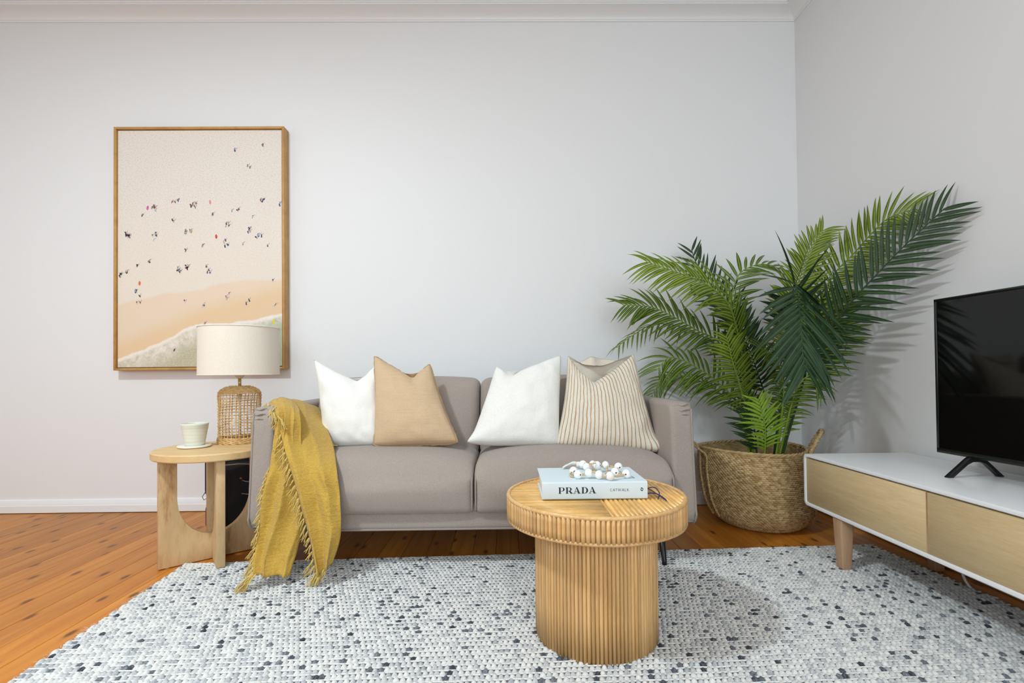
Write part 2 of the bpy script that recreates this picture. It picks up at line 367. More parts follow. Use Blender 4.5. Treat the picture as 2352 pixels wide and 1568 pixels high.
def rbox_mesh(name, a, b, r, n=10, crown=0.0, warp=None, crownb=0.0, rn=4):
    """soft box with rounded edges, optional crown on top and a warp function"""
    a = Vector(a); b = Vector(b); ax = []
    for i in range(3):
        L = b[i] - a[i]; q = min(r, L / 2.001)
        e = [q * (1 - math.cos(PI / 2 * k / rn)) for k in range(rn)]
        mid = [q + (L - 2 * q) * k / n for k in range(n + 1)]
        ax.append([a[i] + t for t in e + mid + [L - t for t in reversed(e)]])
    bm = bmesh.new(); D = {}
    def V(i, j, k):
        if (i, j, k) in D: return D[(i, j, k)]
        p = Vector((ax[0][i], ax[1][j], ax[2][k]))
        q = Vector([min(max(p[t], a[t] + min(r, (b[t] - a[t]) / 2.001)), b[t] - min(r, (b[t] - a[t]) / 2.001)) for t in range(3)])
        d = p - q
        if d.length > 1e-9:
            # spread by largest component so that faces stay smooth
            p = q + d.normalized() * min(r, max(abs(d.x), abs(d.y), abs(d.z)))
        u = (p.x - a.x) / (b.x - a.x); v = (p.y - a.y) / (b.y - a.y); w = (p.z - a.z) / (b.z - a.z)
        c = max(0, 1 - (2 * u - 1) ** 4) * max(0, 1 - (2 * v - 1) ** 4)
        p.z += crown * c * max(0, w - 0.5) * 2
        p.y -= crownb * max(0, 1 - (2 * u - 1) ** 4) * max(0, 1 - (2 * w - 1) ** 2) * max(0, 0.5 - v) * 2
        if warp: p = Vector(warp(p, u, v, w))
        D[(i, j, k)] = bm.verts.new(p); return D[(i, j, k)]
    N = [len(t) for t in ax]
    for j in range(N[1] - 1):
        for i in range(N[0] - 1):
            for k in (0, N[2] - 1): bm.faces.new((V(i, j, k), V(i + 1, j, k), V(i + 1, j + 1, k), V(i, j + 1, k)))
    for k in range(N[2] - 1):
        for i in range(N[0] - 1):
            for j in (0, N[1] - 1): bm.faces.new((V(i, j, k), V(i + 1, j, k), V(i + 1, j, k + 1), V(i, j, k + 1)))
        for j in range(N[1] - 1):
            for i in (0, N[0] - 1): bm.faces.new((V(i, j, k), V(i, j + 1, k), V(i, j + 1, k + 1), V(i, j, k + 1)))
    bmesh.ops.recalc_face_normals(bm, faces=bm.faces)
    me = bpy.data.meshes.new(name); bm.to_mesh(me); bm.free(); return me
def spline(pts, n):
    """Catmull-Rom through the points, n samples"""
    P = [Vector(p) for p in pts]; P = [P[0] * 2 - P[1]] + P + [P[-1] * 2 - P[-2]]; m_ = len(P) - 3; out = []
    for k in range(n):
        t = k / (n - 1) * m_; i = min(int(t), m_ - 1); f = t - i
        a, b, c, d = P[i:i + 4]
        out.append(0.5 * ((2 * b) + (c - a) * f + (2 * a - 5 * b + 4 * c - d) * f * f + (3 * b - a - 3 * c + d) * f ** 3))
    return out
def nz(x, y, z=0): return noise.noise(Vector((x, y, z)))
FRONDS = [
    ([(1.332, 2.428, 0.24), (1.411, 2.38, 0.589), (1.427, 2.28, 0.819), (1.475, 2.13, 1.014), (1.562, 1.95, 1.215), (1.61, 1.86, 1.305), (1.633, 1.8, 1.355)], 0.2, (-1, -0.55, 0.25), 'dark', 0.36, 31, 0.05, 1, 0.019, 0.55),
    ([(1.298, 2.412, 0.24), (1.338, 2.36, 0.738), (1.311, 2.25, 1.02), (1.258, 2.12, 1.134), (1.206, 2.0, 0.982), (1.183, 1.95, 0.846), (1.178, 1.93, 0.759)], 0.27, (0.1, -1, 0.35), 'dark', 0.5, 24, 0.1, 1, 0.026, 0.82),
    ([(1.202, 2.428, 0.24), (1.171, 2.4, 0.697), (1.108, 2.34, 0.943), (1.046, 2.3, 1.075), (0.958, 2.27, 1.145), (0.852, 2.25, 1.192), (0.7, 2.24, 1.244), (0.645, 2.24, 1.262)], 0.2, (0.3, -0.9, 0.45), 'light', 0.41, 38, 0.14, 1, 0.0165, 0.8),
    ([(1.232, 2.452, 0.24), (1.184, 2.48, 0.717), (1.087, 2.5, 0.903), (0.978, 2.5, 0.966), (0.852, 2.5, 1.04), (0.752, 2.5, 1.086), (0.669, 2.48, 1.093), (0.587, 2.46, 1.095)], 0.185, (0, -0.85, 0.5), 'mid', 0.47, 28, 0.12, 1, 0.0165, 0.7),
    ([(1.215, 2.332, 0.24), (1.197, 2.27, 0.458), (1.176, 2.25, 0.54), (1.152, 2.24, 0.631)], 0.14, (0, -1, 0.3), 'bright', 0.38, 15, 0.2, 1, 0.014, 0.75),
    ([(1.237, 2.428, 0.24), (1.162, 2.44, 0.566), (1.049, 2.46, 0.712), (0.96, 2.46, 0.774), (0.89, 2.46, 0.812), (0.81, 2.45, 0.826), (0.747, 2.44, 0.765)], 0.18, (0, -0.8, 0.6), 'mid', 0.42, 18, 0.2, 1, 0.016, 0.55),
    ([(1.346, 2.452, 0.24), (1.436, 2.42, 0.651), (1.484, 2.35, 0.989), (1.533, 2.3, 1.185), (1.597, 2.23, 1.291), (1.604, 2.13, 1.353), (1.619, 2.05, 1.397), (1.639, 1.94, 1.4)], 0.165, (-0.8, -0.8, 0.2), 'light', 0.5, 30, 0.06, 0, 0.018, 0.55),
    ([(1.337, 2.452, 0.24), (1.372, 2.42, 0.759), (1.368, 2.36, 1.033), (1.395, 2.3, 1.211), (1.418, 2.26, 1.324), (1.454, 2.22, 1.397)], 0.15, (-0.3, -1, 0.2), 'light', 0.5, 34, 0.12, 0, 0.0155, 0.75),
    ([(1.243, 2.492, 0.24), (1.199, 2.56, 0.739), (1.104, 2.6, 0.902), (0.927, 2.62, 0.998), (0.787, 2.62, 1.01), (0.664, 2.6, 0.947), (0.58, 2.58, 0.887)], 0.1, (0, -0.4, 0.9), 'mid', 0.5, 20, 0.3, 0, 0.011, 0.55),
    ([(1.243, 2.492, 0.24), (1.257, 2.56, 0.761), (1.2, 2.6, 1.063), (1.099, 2.63, 1.232), (1.037, 2.65, 1.342), (1.014, 2.66, 1.423)], 0.16, (0.1, -1, 0.2), 'dark', 0.55, 18, 0.05, 0, 0.017, 0.55),
    ([(1.244, 2.476, 0.24), (1.205, 2.5, 0.761), (1.163, 2.52, 1.054), (1.193, 2.52, 1.234), (1.269, 2.52, 1.296), (1.359, 2.52, 1.305), (1.456, 2.52, 1.265)], 0.15, (0, -0.75, 0.7), 'mid', 0.5, 22, 0.1, 0, 0.0165, 0.55),
    ([(1.22, 2.428, 0.24), (1.181, 2.48, 0.53), (1.106, 2.56, 0.649), (1.016, 2.62, 0.713), (0.937, 2.66, 0.736), (0.848, 2.68, 0.704), (0.785, 2.68, 0.619)], 0.14, (0, -0.6, 0.8), 'mid', 0.42, 22, 0.25, 0, 0.013, 0.55),
    ([(1.22, 2.412, 0.24), (1.165, 2.36, 0.53), (1.107, 2.32, 0.679), (1.055, 2.28, 0.802), (1.017, 2.26, 0.923)], 0.15, (0, -1, 0.3), 'light', 0.5, 22, 0.15, 0, 0.015, 0.55),
    ([(1.285, 2.452, 0.24), (1.284, 2.43, 0.587), (1.228, 2.4, 0.761), (1.165, 2.38, 0.909), (1.12, 2.38, 1.048)], 0.145, (-0.1, -1, 0.1), 'dark', 0.5, 20, 0.08, 0, 0.02, 0.55),
    ([(1.297, 2.396, 0.24), (1.314, 2.33, 0.594), (1.294, 2.3, 0.739), (1.238, 2.27, 0.831), (1.157, 2.25, 0.865)], 0.14, (0, -0.7, 0.7), 'mid', 0.5, 18, 0.2, 0, 0.017, 0.55),
    ([(1.354, 2.452, 0.24), (1.446, 2.42, 0.651), (1.502, 2.4, 0.822), (1.544, 2.36, 0.979), (1.569, 2.3, 1.096)], 0.21, (-0.5, -0.9, 0.1), 'mid', 0.52, 26, 0.1, 0, 0.02, 0.55),
    ([(1.306, 2.396, 0.24), (1.355, 2.34, 0.572), (1.382, 2.3, 0.697), (1.419, 2.27, 0.734), (1.446, 2.25, 0.688)], 0.13, (0, -0.8, 0.6), 'mid', 0.5, 14, 0.25, 0, 0.015, 0.55),
    ([(1.212, 2.38, 0.24), (1.191, 2.35, 0.448), (1.16, 2.34, 0.532), (1.14, 2.34, 0.615)], 0.14, (0, -1, 0.2), 'dark', 0.36, 14, 0.05, 0, 0.014, 0.55),
    ([(1.302, 2.412, 0.24), (1.357, 2.42, 0.48), (1.37, 2.42, 0.609)], 0.12, (0, -1, 0.2), 'light', 0.55, 12, 0.15, 0, 0.013, 0.55),
]
THROW_A = [
    ((-1.042, 2.2, 0.626), (-0.989, 2.45, 0.62)),
    ((-0.944, 2.05, 0.653), (-0.876, 2.32, 0.601)),
    ((-0.889, 1.93, 0.609), (-0.78, 2.15, 0.536)),
    ((-0.842, 1.87, 0.515), (-0.691, 1.99, 0.462)),
    ((-0.799, 1.83, 0.431), (-0.635, 1.855, 0.409)),
    ((-0.764, 1.81, 0.348), (-0.613, 1.822, 0.327)),
    ((-0.733, 1.8, 0.247), (-0.601, 1.8, 0.238)),
    ((-0.704, 1.79, 0.148), (-0.604, 1.79, 0.162)),
    ((-0.674, 1.77, 0.05), (-0.626, 1.78, 0.088)),
]
THROW_B = [
    ((-0.989, 2.06, 0.642), (-0.894, 2.1, 0.641)),
    ((-0.89, 1.91, 0.614), (-0.813, 1.95, 0.598)),
    ((-0.88, 1.86, 0.5), (-0.785, 1.89, 0.495)),
    ((-0.88, 1.84, 0.422), (-0.744, 1.84, 0.421)),
    ((-0.892, 1.82, 0.331), (-0.727, 1.825, 0.344)),
    ((-0.898, 1.81, 0.223), (-0.738, 1.82, 0.234)),
    ((-0.904, 1.79, 0.135), (-0.765, 1.8, 0.114)),
    ((-0.89, 1.74, 0.065), (-0.774, 1.77, 0.048)),
]

# ================================================================== THE ROOM
XL, XR, YF, YB, H = -3.35, 1.685, -2.7, 2.80, 2.825
floor = bbox_obj('floor', (XL - 0.1, YF - 0.1, -0.12), (XR + 0.1, YB + 0.1, -0.02), M['subfloor'], None, 0)
tag(floor, 'timber floor of varnished orange pine boards', None, None, 'structure')
pw = 0.0985
pm = MB(); pm.box((0.0005, YF - 0.08, -0.02), (pw - 0.0007, YB + 0.02, 0)); plank_me = bevel_mesh(pm.mesh('plank'), 0.0012, 1)
plank_me.materials.append(M['plank'])
k = 0; x = XL - 0.05
while x < XR:
    o = bpy.data.objects.new('plank', plank_me); COL.objects.link(o); o.parent = floor; o.location = (x, 0, 0); x += pw
def struct(o, label): return tag(o, label, None, None, 'structure')
wb = MB(); wb.box((XL - 0.12, YB, -0.1), (XR + 0.12, YB + 0.12, H + 0.1)); struct(wb.build('wall_back', M['wall'], None, False), 'plain white painted wall behind the sofa')
wr = MB(); wr.box((XR, YF, -0.1), (XR + 0.12, YB, H + 0.1)); struct(wr.build('wall_right', M['wall'], None, False), 'plain white painted wall beside the television')
wl = MB(); wl.box((XL - 0.12, YF, -0.1), (XL, YB, H + 0.1)); struct(wl.build('wall_left', M['wall'], None, False), 'white painted wall on the far side of the side table')
# wall behind the camera, with an added, unseen wide window placed right of centre for fill light
wf = MB(); WX0, WX1, WZ0, WZ1 = -1.0, 1.6, 0.82, 2.4
wf.box((XL - 0.12, YF - 0.12, -0.1), (WX0, YF, H + 0.1)); wf.box((WX1, YF - 0.12, -0.1), (XR + 0.12, YF, H + 0.1))
wf.box((WX0, YF - 0.12, -0.1), (WX1, YF, WZ0)); wf.box((WX0, YF - 0.12, WZ1), (WX1, YF, H + 0.1))
struct(wf.build('wall_front', M['wall'], None, False), 'white wall with an added, unseen wide window opposite the sofa')
wn = empty('added_window_1', ((WX0 + WX1) / 2, YF - 0.06, WZ0)); struct(wn, 'added, unseen wide white framed window opposite the sofa')
for (a, b) in (((WX0, YF - 0.09, WZ0), (WX0 + 0.06, YF - 0.03, WZ1)), ((WX1 - 0.06, YF - 0.09, WZ0), (WX1, YF - 0.03, WZ1)),
               ((WX0, YF - 0.09, WZ0), (WX1, YF - 0.03, WZ0 + 0.06)), ((WX0, YF - 0.09, WZ1 - 0.06), (WX1, YF - 0.03, WZ1)),
               ((0.27, YF - 0.09, WZ0), (0.33, YF - 0.03, WZ1))):
    bbox_obj('added_window_frame', a, b, M['trim'], wn, 0.004)
ce = MB(); ce.box((XL - 0.12, YF - 0.12, H), (XR + 0.12, YB + 0.12, H + 0.1)); struct(ce.build('ceiling', M['ceiling'], None, False), 'flat white ceiling')
# cove cornice: concave quarter with small steps
def cornice_profile():
    p = [(0, 2.773), (0.007, 2.773), (0.009, 2.781)]      # (distance from wall, height)
    for i in range(9):
        t = PI / 2 * i / 8
        p.append((0.088 - 0.076 * math.cos(t) * 1.0, 2.781 + 0.030 * math.sin(t) ** 1.0 + 0.0))
    p += [(0.092, 2.811), (0.092, 2.818), (0.098, 2.818), (0.098, H), (0, H)]
    return p
pr = cornice_profile(); cb = MB(); n = len(pr)
va = [(XL, YB - d, z) for d, z in pr] + [(XR - d, YB - d, z) for d, z in pr] + [(XR - d, YF, z) for d, z in pr]
def sweep(a0, a1):
    return [(a0 * n + i, a0 * n + (i + 1) % n, a1 * n + (i + 1) % n, a1 * n + i) for i in range(n)]
cb = MB(); cb.add(va[:2 * n], sweep(0, 1)); o = cb.build('trim_1', M['trim'], None); shade_auto(o, 40); struct(o, 'white cove cornice above the back wall')
cb = MB(); cb.add(va[n:], sweep(0, 1)); o = cb.build('trim_2', M['trim'], None); shade_auto(o, 40); struct(o, 'white cove cornice above the television wall')
def board(name, axis, lo, hi, wallc, sgn, label):
    d = lambda t: wallc - t
    prof = [(d(0), 0.004), (d(0.018), 0.004), (d(0.018), 0.042), (d(0.0155), 0.044), (d(0.0155), 0.050), (d(0.008), 0.071), (d(0.0), 0.074)]
    if axis == 0: o = prism(name, prof, 0, lo, hi, M['trim'])
    else: o = prism(name, prof, 1, lo, hi, M['trim'])
    struct(o, label)
board('baseboard_back', 0, XL, XR, YB, 1, 'low white skirting board along the back wall')
board('baseboard_right', 1, YF, YB - 0.018, XR, 1, 'low white skirting board along the television wall')
# round ceiling lamp (outside the view, the light that throws the palm's shadow)
cl = empty('ceiling_lamp', (-1.48, 0.48, H), 'round white ceiling lamp above the floorboards left of the rug', 'ceiling lamp')
q = MB(); q.lathe([(0.0, 0), (0.2, 0), (0.2, -0.05), (0.19, -0.06), (0.178, -0.06), (0.178, -0.03), (0, -0.03)], (-1.48, 0.48, H), 40); q.build('lamp_body', M['lacquer'], cl)


# ================================================================== RUG
QBL, QBR, QFR, QFL = Vector((-1.285, 1.985, 0)), Vector((1.555, 2.09, 0)), Vector((1.655, 0.33, 0)), Vector((-1.155, 0.28, 0))
rug = empty('rug', (0.2, 1.2, 0), 'flat woven wool rug flecked white and blue-grey, lying on the floorboards', 'rug')
def rq(s, t): return (QBL * (1 - s) + QBR * s) * (1 - t) + (QFL * (1 - s) + QFR * s) * t
q = MB(); NB = 24
top = [rq(i / NB, j / NB) + Vector((0, 0, 0.008)) for i in range(NB + 1) for j in range(NB + 1)]
q.grid(top, NB + 1, NB + 1); bot = [p * 1 - Vector((0, 0, 0.0075)) for p in top]; q.grid(bot, NB + 1, NB + 1, flip=True)
for (c0, c1) in (((0, 0), (0, 1)), ((0, 1), (1, 1)), ((1, 1), (1, 0)), ((1, 0), (0, 0))):
    a, b = rq(*c0), rq(*c1); q.add([a + Vector((0, 0, .0005)), b + Vector((0, 0, .0005)), b + Vector((0, 0, .008)), a + Vector((0, 0, .008))], [(0, 1, 2, 3)])
me = q.mesh('rug_base'); at = me.attributes.new('tone', 'FLOAT', 'POINT'); at.data.foreach_set('value', [0.45] * len(me.vertices))
link('backing', me, M['rug'], rug, False)
def rug_loops():
    R_ = np.random.RandomState(3)
    nr, nc = 78, 188; nu, nv = 5, 6
    U, V_ = np.meshgrid(np.linspace(-1, 1, nu), np.linspace(-1, 1, nv), indexing='ij')
    hx = U; hy = V_
    hz = np.sqrt(np.clip(1 - (U * 0.98) ** 2, 0, 1)) * np.clip(1 - np.abs(V_) ** 2.6, 0, 1) ** 0.5
    fi = []
    for i in range(nu - 1):
        for j in range(nv - 1):
            a = i * nv + j; fi.append((a, a + nv, a + nv + 1, a + 1))
    fi = np.array(fi); vs_, fs_, tn = [], [], []
    run = R_.rand(nc) ; base = 0
    tilt = 0.25
    for r in range(nr):
        t = (r + 0.5) / nr
        for c in range(nc):
            s = (c + (0.5 if r % 2 else 0.0) + 0.25 + R_.uniform(-.10, .10)) / (nc + 0.5)
            p = rq(s, min(max(t + R_.uniform(-.06, .06) / nr, 0.001), 0.999))
            w = 0.0083 * R_.uniform(.9, 1.12); l = 0.0108 * R_.uniform(.95, 1.08); h = 0.0105 * R_.uniform(.82, 1.2)
            px = p.x + hx * w * (1 - 0.25 * (hy > 0.6)); py = p.y + hy * l + hz * 0.003; pz = 0.006 + hz * h
            vs_.append(np.stack([px, py, pz], -1).reshape(-1, 3)); fs_.append(fi + base); base += nu * nv
            # flecks run in loose streaks across the warp
            streak = nz(p.x * 26, p.y * 2.6, 4) * 0.5 + nz(p.x * 60, p.y * 9, 9) * 0.45
            k = 0.80 + 0.22 * R_.uniform(-1, 1) - 0.38 * max(0, streak)
            if R_.rand() < 0.07 + 0.10 * max(0, streak): k = R_.uniform(0.0, 0.32)
            col = np.full((nu, nv), k) + R_.uniform(-.10, .10, (nu, nv))      # yarn colour only, one tone to each loop
            tn.append(col.reshape(-1))
    # pale warp threads between the rows
    for r in range(nr + 1):
        t = min(max(r / nr, 0.002), 0.998); pts = []
        for c in range(61):
            p = rq(c / 60, t); pts.append(p + Vector((0, 0, 0.0120 + 0.0010 * math.sin(c * 9.0 + r))))
        ring = []
        for p in pts:
            for th in (0.2, 1.57, 2.94, 4.7): ring.append((p.x, p.y + 0.0027 * math.cos(th), p.z + 0.0030 * math.sin(th)))
        ring = np.array(ring); f = []
        for i in range(60):
            for j in range(4): a = i * 4 + j; b = i * 4 + (j + 1) % 4; f.append((a, b, b + 4, a + 4))
        vs_.append(ring); fs_.append(np.array(f) + base); base += len(ring); tn.append(np.full(len(ring), 0.95))
    v = np.concatenate(vs_); f = np.concatenate(fs_); tt = np.concatenate(tn)
    me = bpy.data.meshes.new('wool_loops'); me.vertices.add(len(v)); me.vertices.foreach_set('co', v.reshape(-1))
    me.loops.add(len(f) * 4); me.loops.foreach_set('vertex_index', f.reshape(-1).astype(np.int32))
    me.polygons.add(len(f)); me.polygons.foreach_set('loop_start', np.arange(0, len(f) * 4, 4, dtype=np.int32))
    me.polygons.foreach_set('loop_total', np.full(len(f), 4, dtype=np.int32)); me.update(calc_edges=True); me.validate()
    a = me.attributes.new('tone', 'FLOAT', 'POINT'); a.data.foreach_set('value', tt.astype(np.float32))
    o = link('wool_loops', me, M['rug'], rug); o['kind'] = 'stuff'
rug_loops()
# woolly fuzz along the left and back edges
q = MB(); fr_ = random.Random(5)
for i in range(420):
    if i < 230: p = rq(0.0, fr_.random()); d = Vector((-fr_.uniform(.004, .016), fr_.uniform(-.008, .008), fr_.uniform(-.003, .006)))
    else: p = rq(fr_.random(), 0.0); d = Vector((fr_.uniform(-.008, .008), fr_.uniform(.004, .013), fr_.uniform(-.003, .006)))
    p = p + Vector((0, 0, fr_.uniform(.005, .012)))
    q.tube([p, p + d * .5 + Vector((0, 0, .002)), p + d], [.0007, .0006, .0003], 3, False)
me = q.mesh('fuzz'); a = me.attributes.new('tone', 'FLOAT', 'POINT'); a.data.foreach_set('value', [0.9] * len(me.vertices))
link('edge_fuzz', me, M['rug'], rug)['kind'] = 'stuff'
RT = 0.0165   # walking height of the rug

# ================================================================== SOFA
SX0, SX1 = -0.987, 0.727; SYF, SYB = 1.875, 2.62; AT = 0.088; SZ0, SZ1 = 0.165, 0.632
sofa = empty('sofa', ((SX0 + SX1) / 2, 2.25, 0), 'taupe fabric two-seat sofa with piped slim arms on thin black legs', 'sofa')
def lean(p, u, v, w):
    k = (p.z - SZ0) / (SZ1 - SZ0)
    return (p.x, p.y + 0.045 * k * (1 - v) , p.z)
def arm(x0, x1, outer):
    def wp(p, u, v, w):
        x, y, z = lean(p, u, v, w)
        z += 0.006 * max(0, w - .5) * 2 * math.sin(PI * u)                    # padded top
        pad = 0.012 * math.sin(PI * min(max(v, 0), 1)) * math.sin(PI * min(max(w, 0), 1))
        inner = (1 - u) if outer > 0 else u
        x += (-pad if outer > 0 else pad) * inner * 0.5
        if v < 0.12 and w > 0.7: y += 0.0025 * nz(p.x * 40, p.z * 55, 3)          # puckers at the top front corner
        return (x, y, z)
    me = rbox_mesh('arm', (x0, SYF, SZ0), (x1, SYB, SZ1), 0.017, 12, 0, wp, rn=5)
    # round the lower front corner of the arm
    for v in me.vertices:
        r = 0.06; y = v.co.y - 0.045 * (v.co.z - SZ0) / (SZ1 - SZ0) * (1 - (v.co.y - SYF) / (SYB - SYF)); z = v.co.z
        for (cy, cz, sy, sz, rr) in ((SYF + 0.06, SZ0 + 0.06, -1, -1, 0.06), (SYF + 0.03, SZ1 - 0.03, -1, 1, 0.03)):
            dy, dz = (y - cy) * sy, (z - cz) * sz
            if dy > 0 and dz > 0:
                m_ = max(dy, dz); L = math.hypot(dy, dz)
                if L > 1e-9:
                    s = m_ / L; v.co.y += sy * (dy * s - dy); v.co.z += sz * (dz * s - dz)
    a_ = link('arm', me, M['sofa'], sofa)
    xo = x0 + 0.006 if outer < 0 else x1 - 0.006
    path = []
    for z in np.linspace(SZ1 - 0.02, SZ0 + 0.062, 14): path.append((xo, SYF + 0.045 * (z - SZ0) / (SZ1 - SZ0) + 0.002, z))
    for t in np.linspace(0, PI / 2, 8)[1:]: path.append((xo, SYF + 0.062 - 0.060 * math.cos(t), SZ0 + 0.062 - 0.060 * math.sin(t)))
    for y in np.linspace(SYF + 0.1, SYB - 0.05, 8): path.append((xo, y, SZ0 + 0.002))
    q = MB(); q.tube(path, 0.0042, 8); q.build('piping', M['sofa_pipe'], a_); q = MB()
    path2 = [(xo, y, SZ1 - 0.001 if y > SYF + .08 else SZ1 - 0.004) for y in np.linspace(SYF + 0.06, SYB - 0.04, 10)]
    q.tube(path2, 0.0042, 8); q.build('piping', M['sofa_pipe'], a_)
    # puckered welt folds across the top front corner
    q = MB()
    for k_, (zz, yy) in enumerate(((SZ1 - 0.004, SYF + 0.052), (SZ1 - 0.024, SYF + 0.042), (SZ1 - 0.042, SYF + 0.040))):
        xa, xb = (x0 + 0.012, x1 - 0.012); xm = xa + (xb - xa) * (0.35 if outer > 0 else 0.65)
        pts = [(xm + (xb - xm) * i / 8 if outer > 0 else xa + (xm - xa) * i / 8, yy + 0.002 + 0.0015 * math.sin(i), zz - 0.003 * math.sin(i * .7 + k_)) for i in range(9)]
        q.tube(pts, [0.002 + 0.003 * math.sin(PI * i / 8) for i in range(9)], 6)
    q.build('corner_fold', M['sofa'], a_)
arm(SX0, SX0 + AT, -1); arm(SX1 - AT, SX1, 1)
XI0, XI1 = SX0 + AT, SX1 - AT; XC = -0.128
# lower rail
rail = link('base_rail', rbox_mesh('rail', (XI0 - 0.01, 1.885, 0.163), (XI1 + 0.01, 2.58, 0.262), 0.018, 8), M['sofa'], sofa)
q = MB(); q.tube([(x_, 1.889, 0.166) for x_ in np.linspace(XI0 - .01, XI1 + .01, 20)], 0.004, 8); q.build('piping', M['sofa_pipe'], rail)
# back frame, two back cushions, two seat cushions
link('back_frame', rbox_mesh('bk', (XI0 - 0.01, 2.46, 0.2), (XI1 + 0.01, 2.60, 0.66), 0.03, 8), M['sofa'], sofa)
for (a, b) in ((XI0 + 0.004, XC - 0.002), (XC + 0.002, XI1 - 0.004)):
    def bwarp(p, u, v, w): return (p.x, p.y + 0.14 * (w - 0.4), p.z + 0.004 * math.sin(PI * u))
    c_ = link('back_cushion', rbox_mesh('bc', (a, 2.285, 0.38), (b, 2.47, 0.732), 0.04, 14, 0.012, bwarp, 0.03), M['sofa'], sofa)
    def swarp(p, u, v, w):
        k = nz(p.x * 5, p.y * 5, 2) * 0.005 * max(0, w)
        front = 0.010 * (1 - v) * math.sin(PI * min(max(w, 0), 1)) * (1 - (2 * u - 1) ** 6)
        d_ = 0.050 * max(0, (0.17 - v) / 0.17) ** 2 * max(0, w - 0.45) / 0.55
        return (p.x, p.y - front, p.z + k - d_)
    c_ = link('seat_cushion', rbox_mesh('sc', (a, 1.862, 0.226), (b, 2.36, 0.412), 0.026, 20, 0.042, swarp, 0.01, rn=6), M['sofa'], sofa)
    for xx in (a + 0.005, b - 0.005):
        q = MB(); q.tube([(xx, 1.862 + 0.006 + 0.010 * max(0, (.25 - z) / .02) - 0.006 * math.sin(PI * (z - .23) / .16) + (0.03 * max(0, (z - .345) / .03) ** 2 if z > .345 else 0), z) for z in np.linspace(0.236, 0.372, 14)], 0.0036, 8)
        q.build('piping', M['sofa_pipe'], c_)
for (lx, ly, lz) in ((SX0 + 0.13, 1.955, RT), (SX1 - 0.125, 1.955, RT), (SX0 + 0.12, 2.52, 0.0), (SX1 - 0.12, 2.52, 0.0)):
    q = MB(); dy = -0.055 if ly < 2.2 else 0.03
    q.tube([(lx, ly, 0.175), (lx, ly + dy, lz + 0.012), (lx, ly + dy * 1.02, lz - 0.001)], [0.0135, 0.0095, 0.0095], 16); q.build('leg', M['black_metal'], sofa)

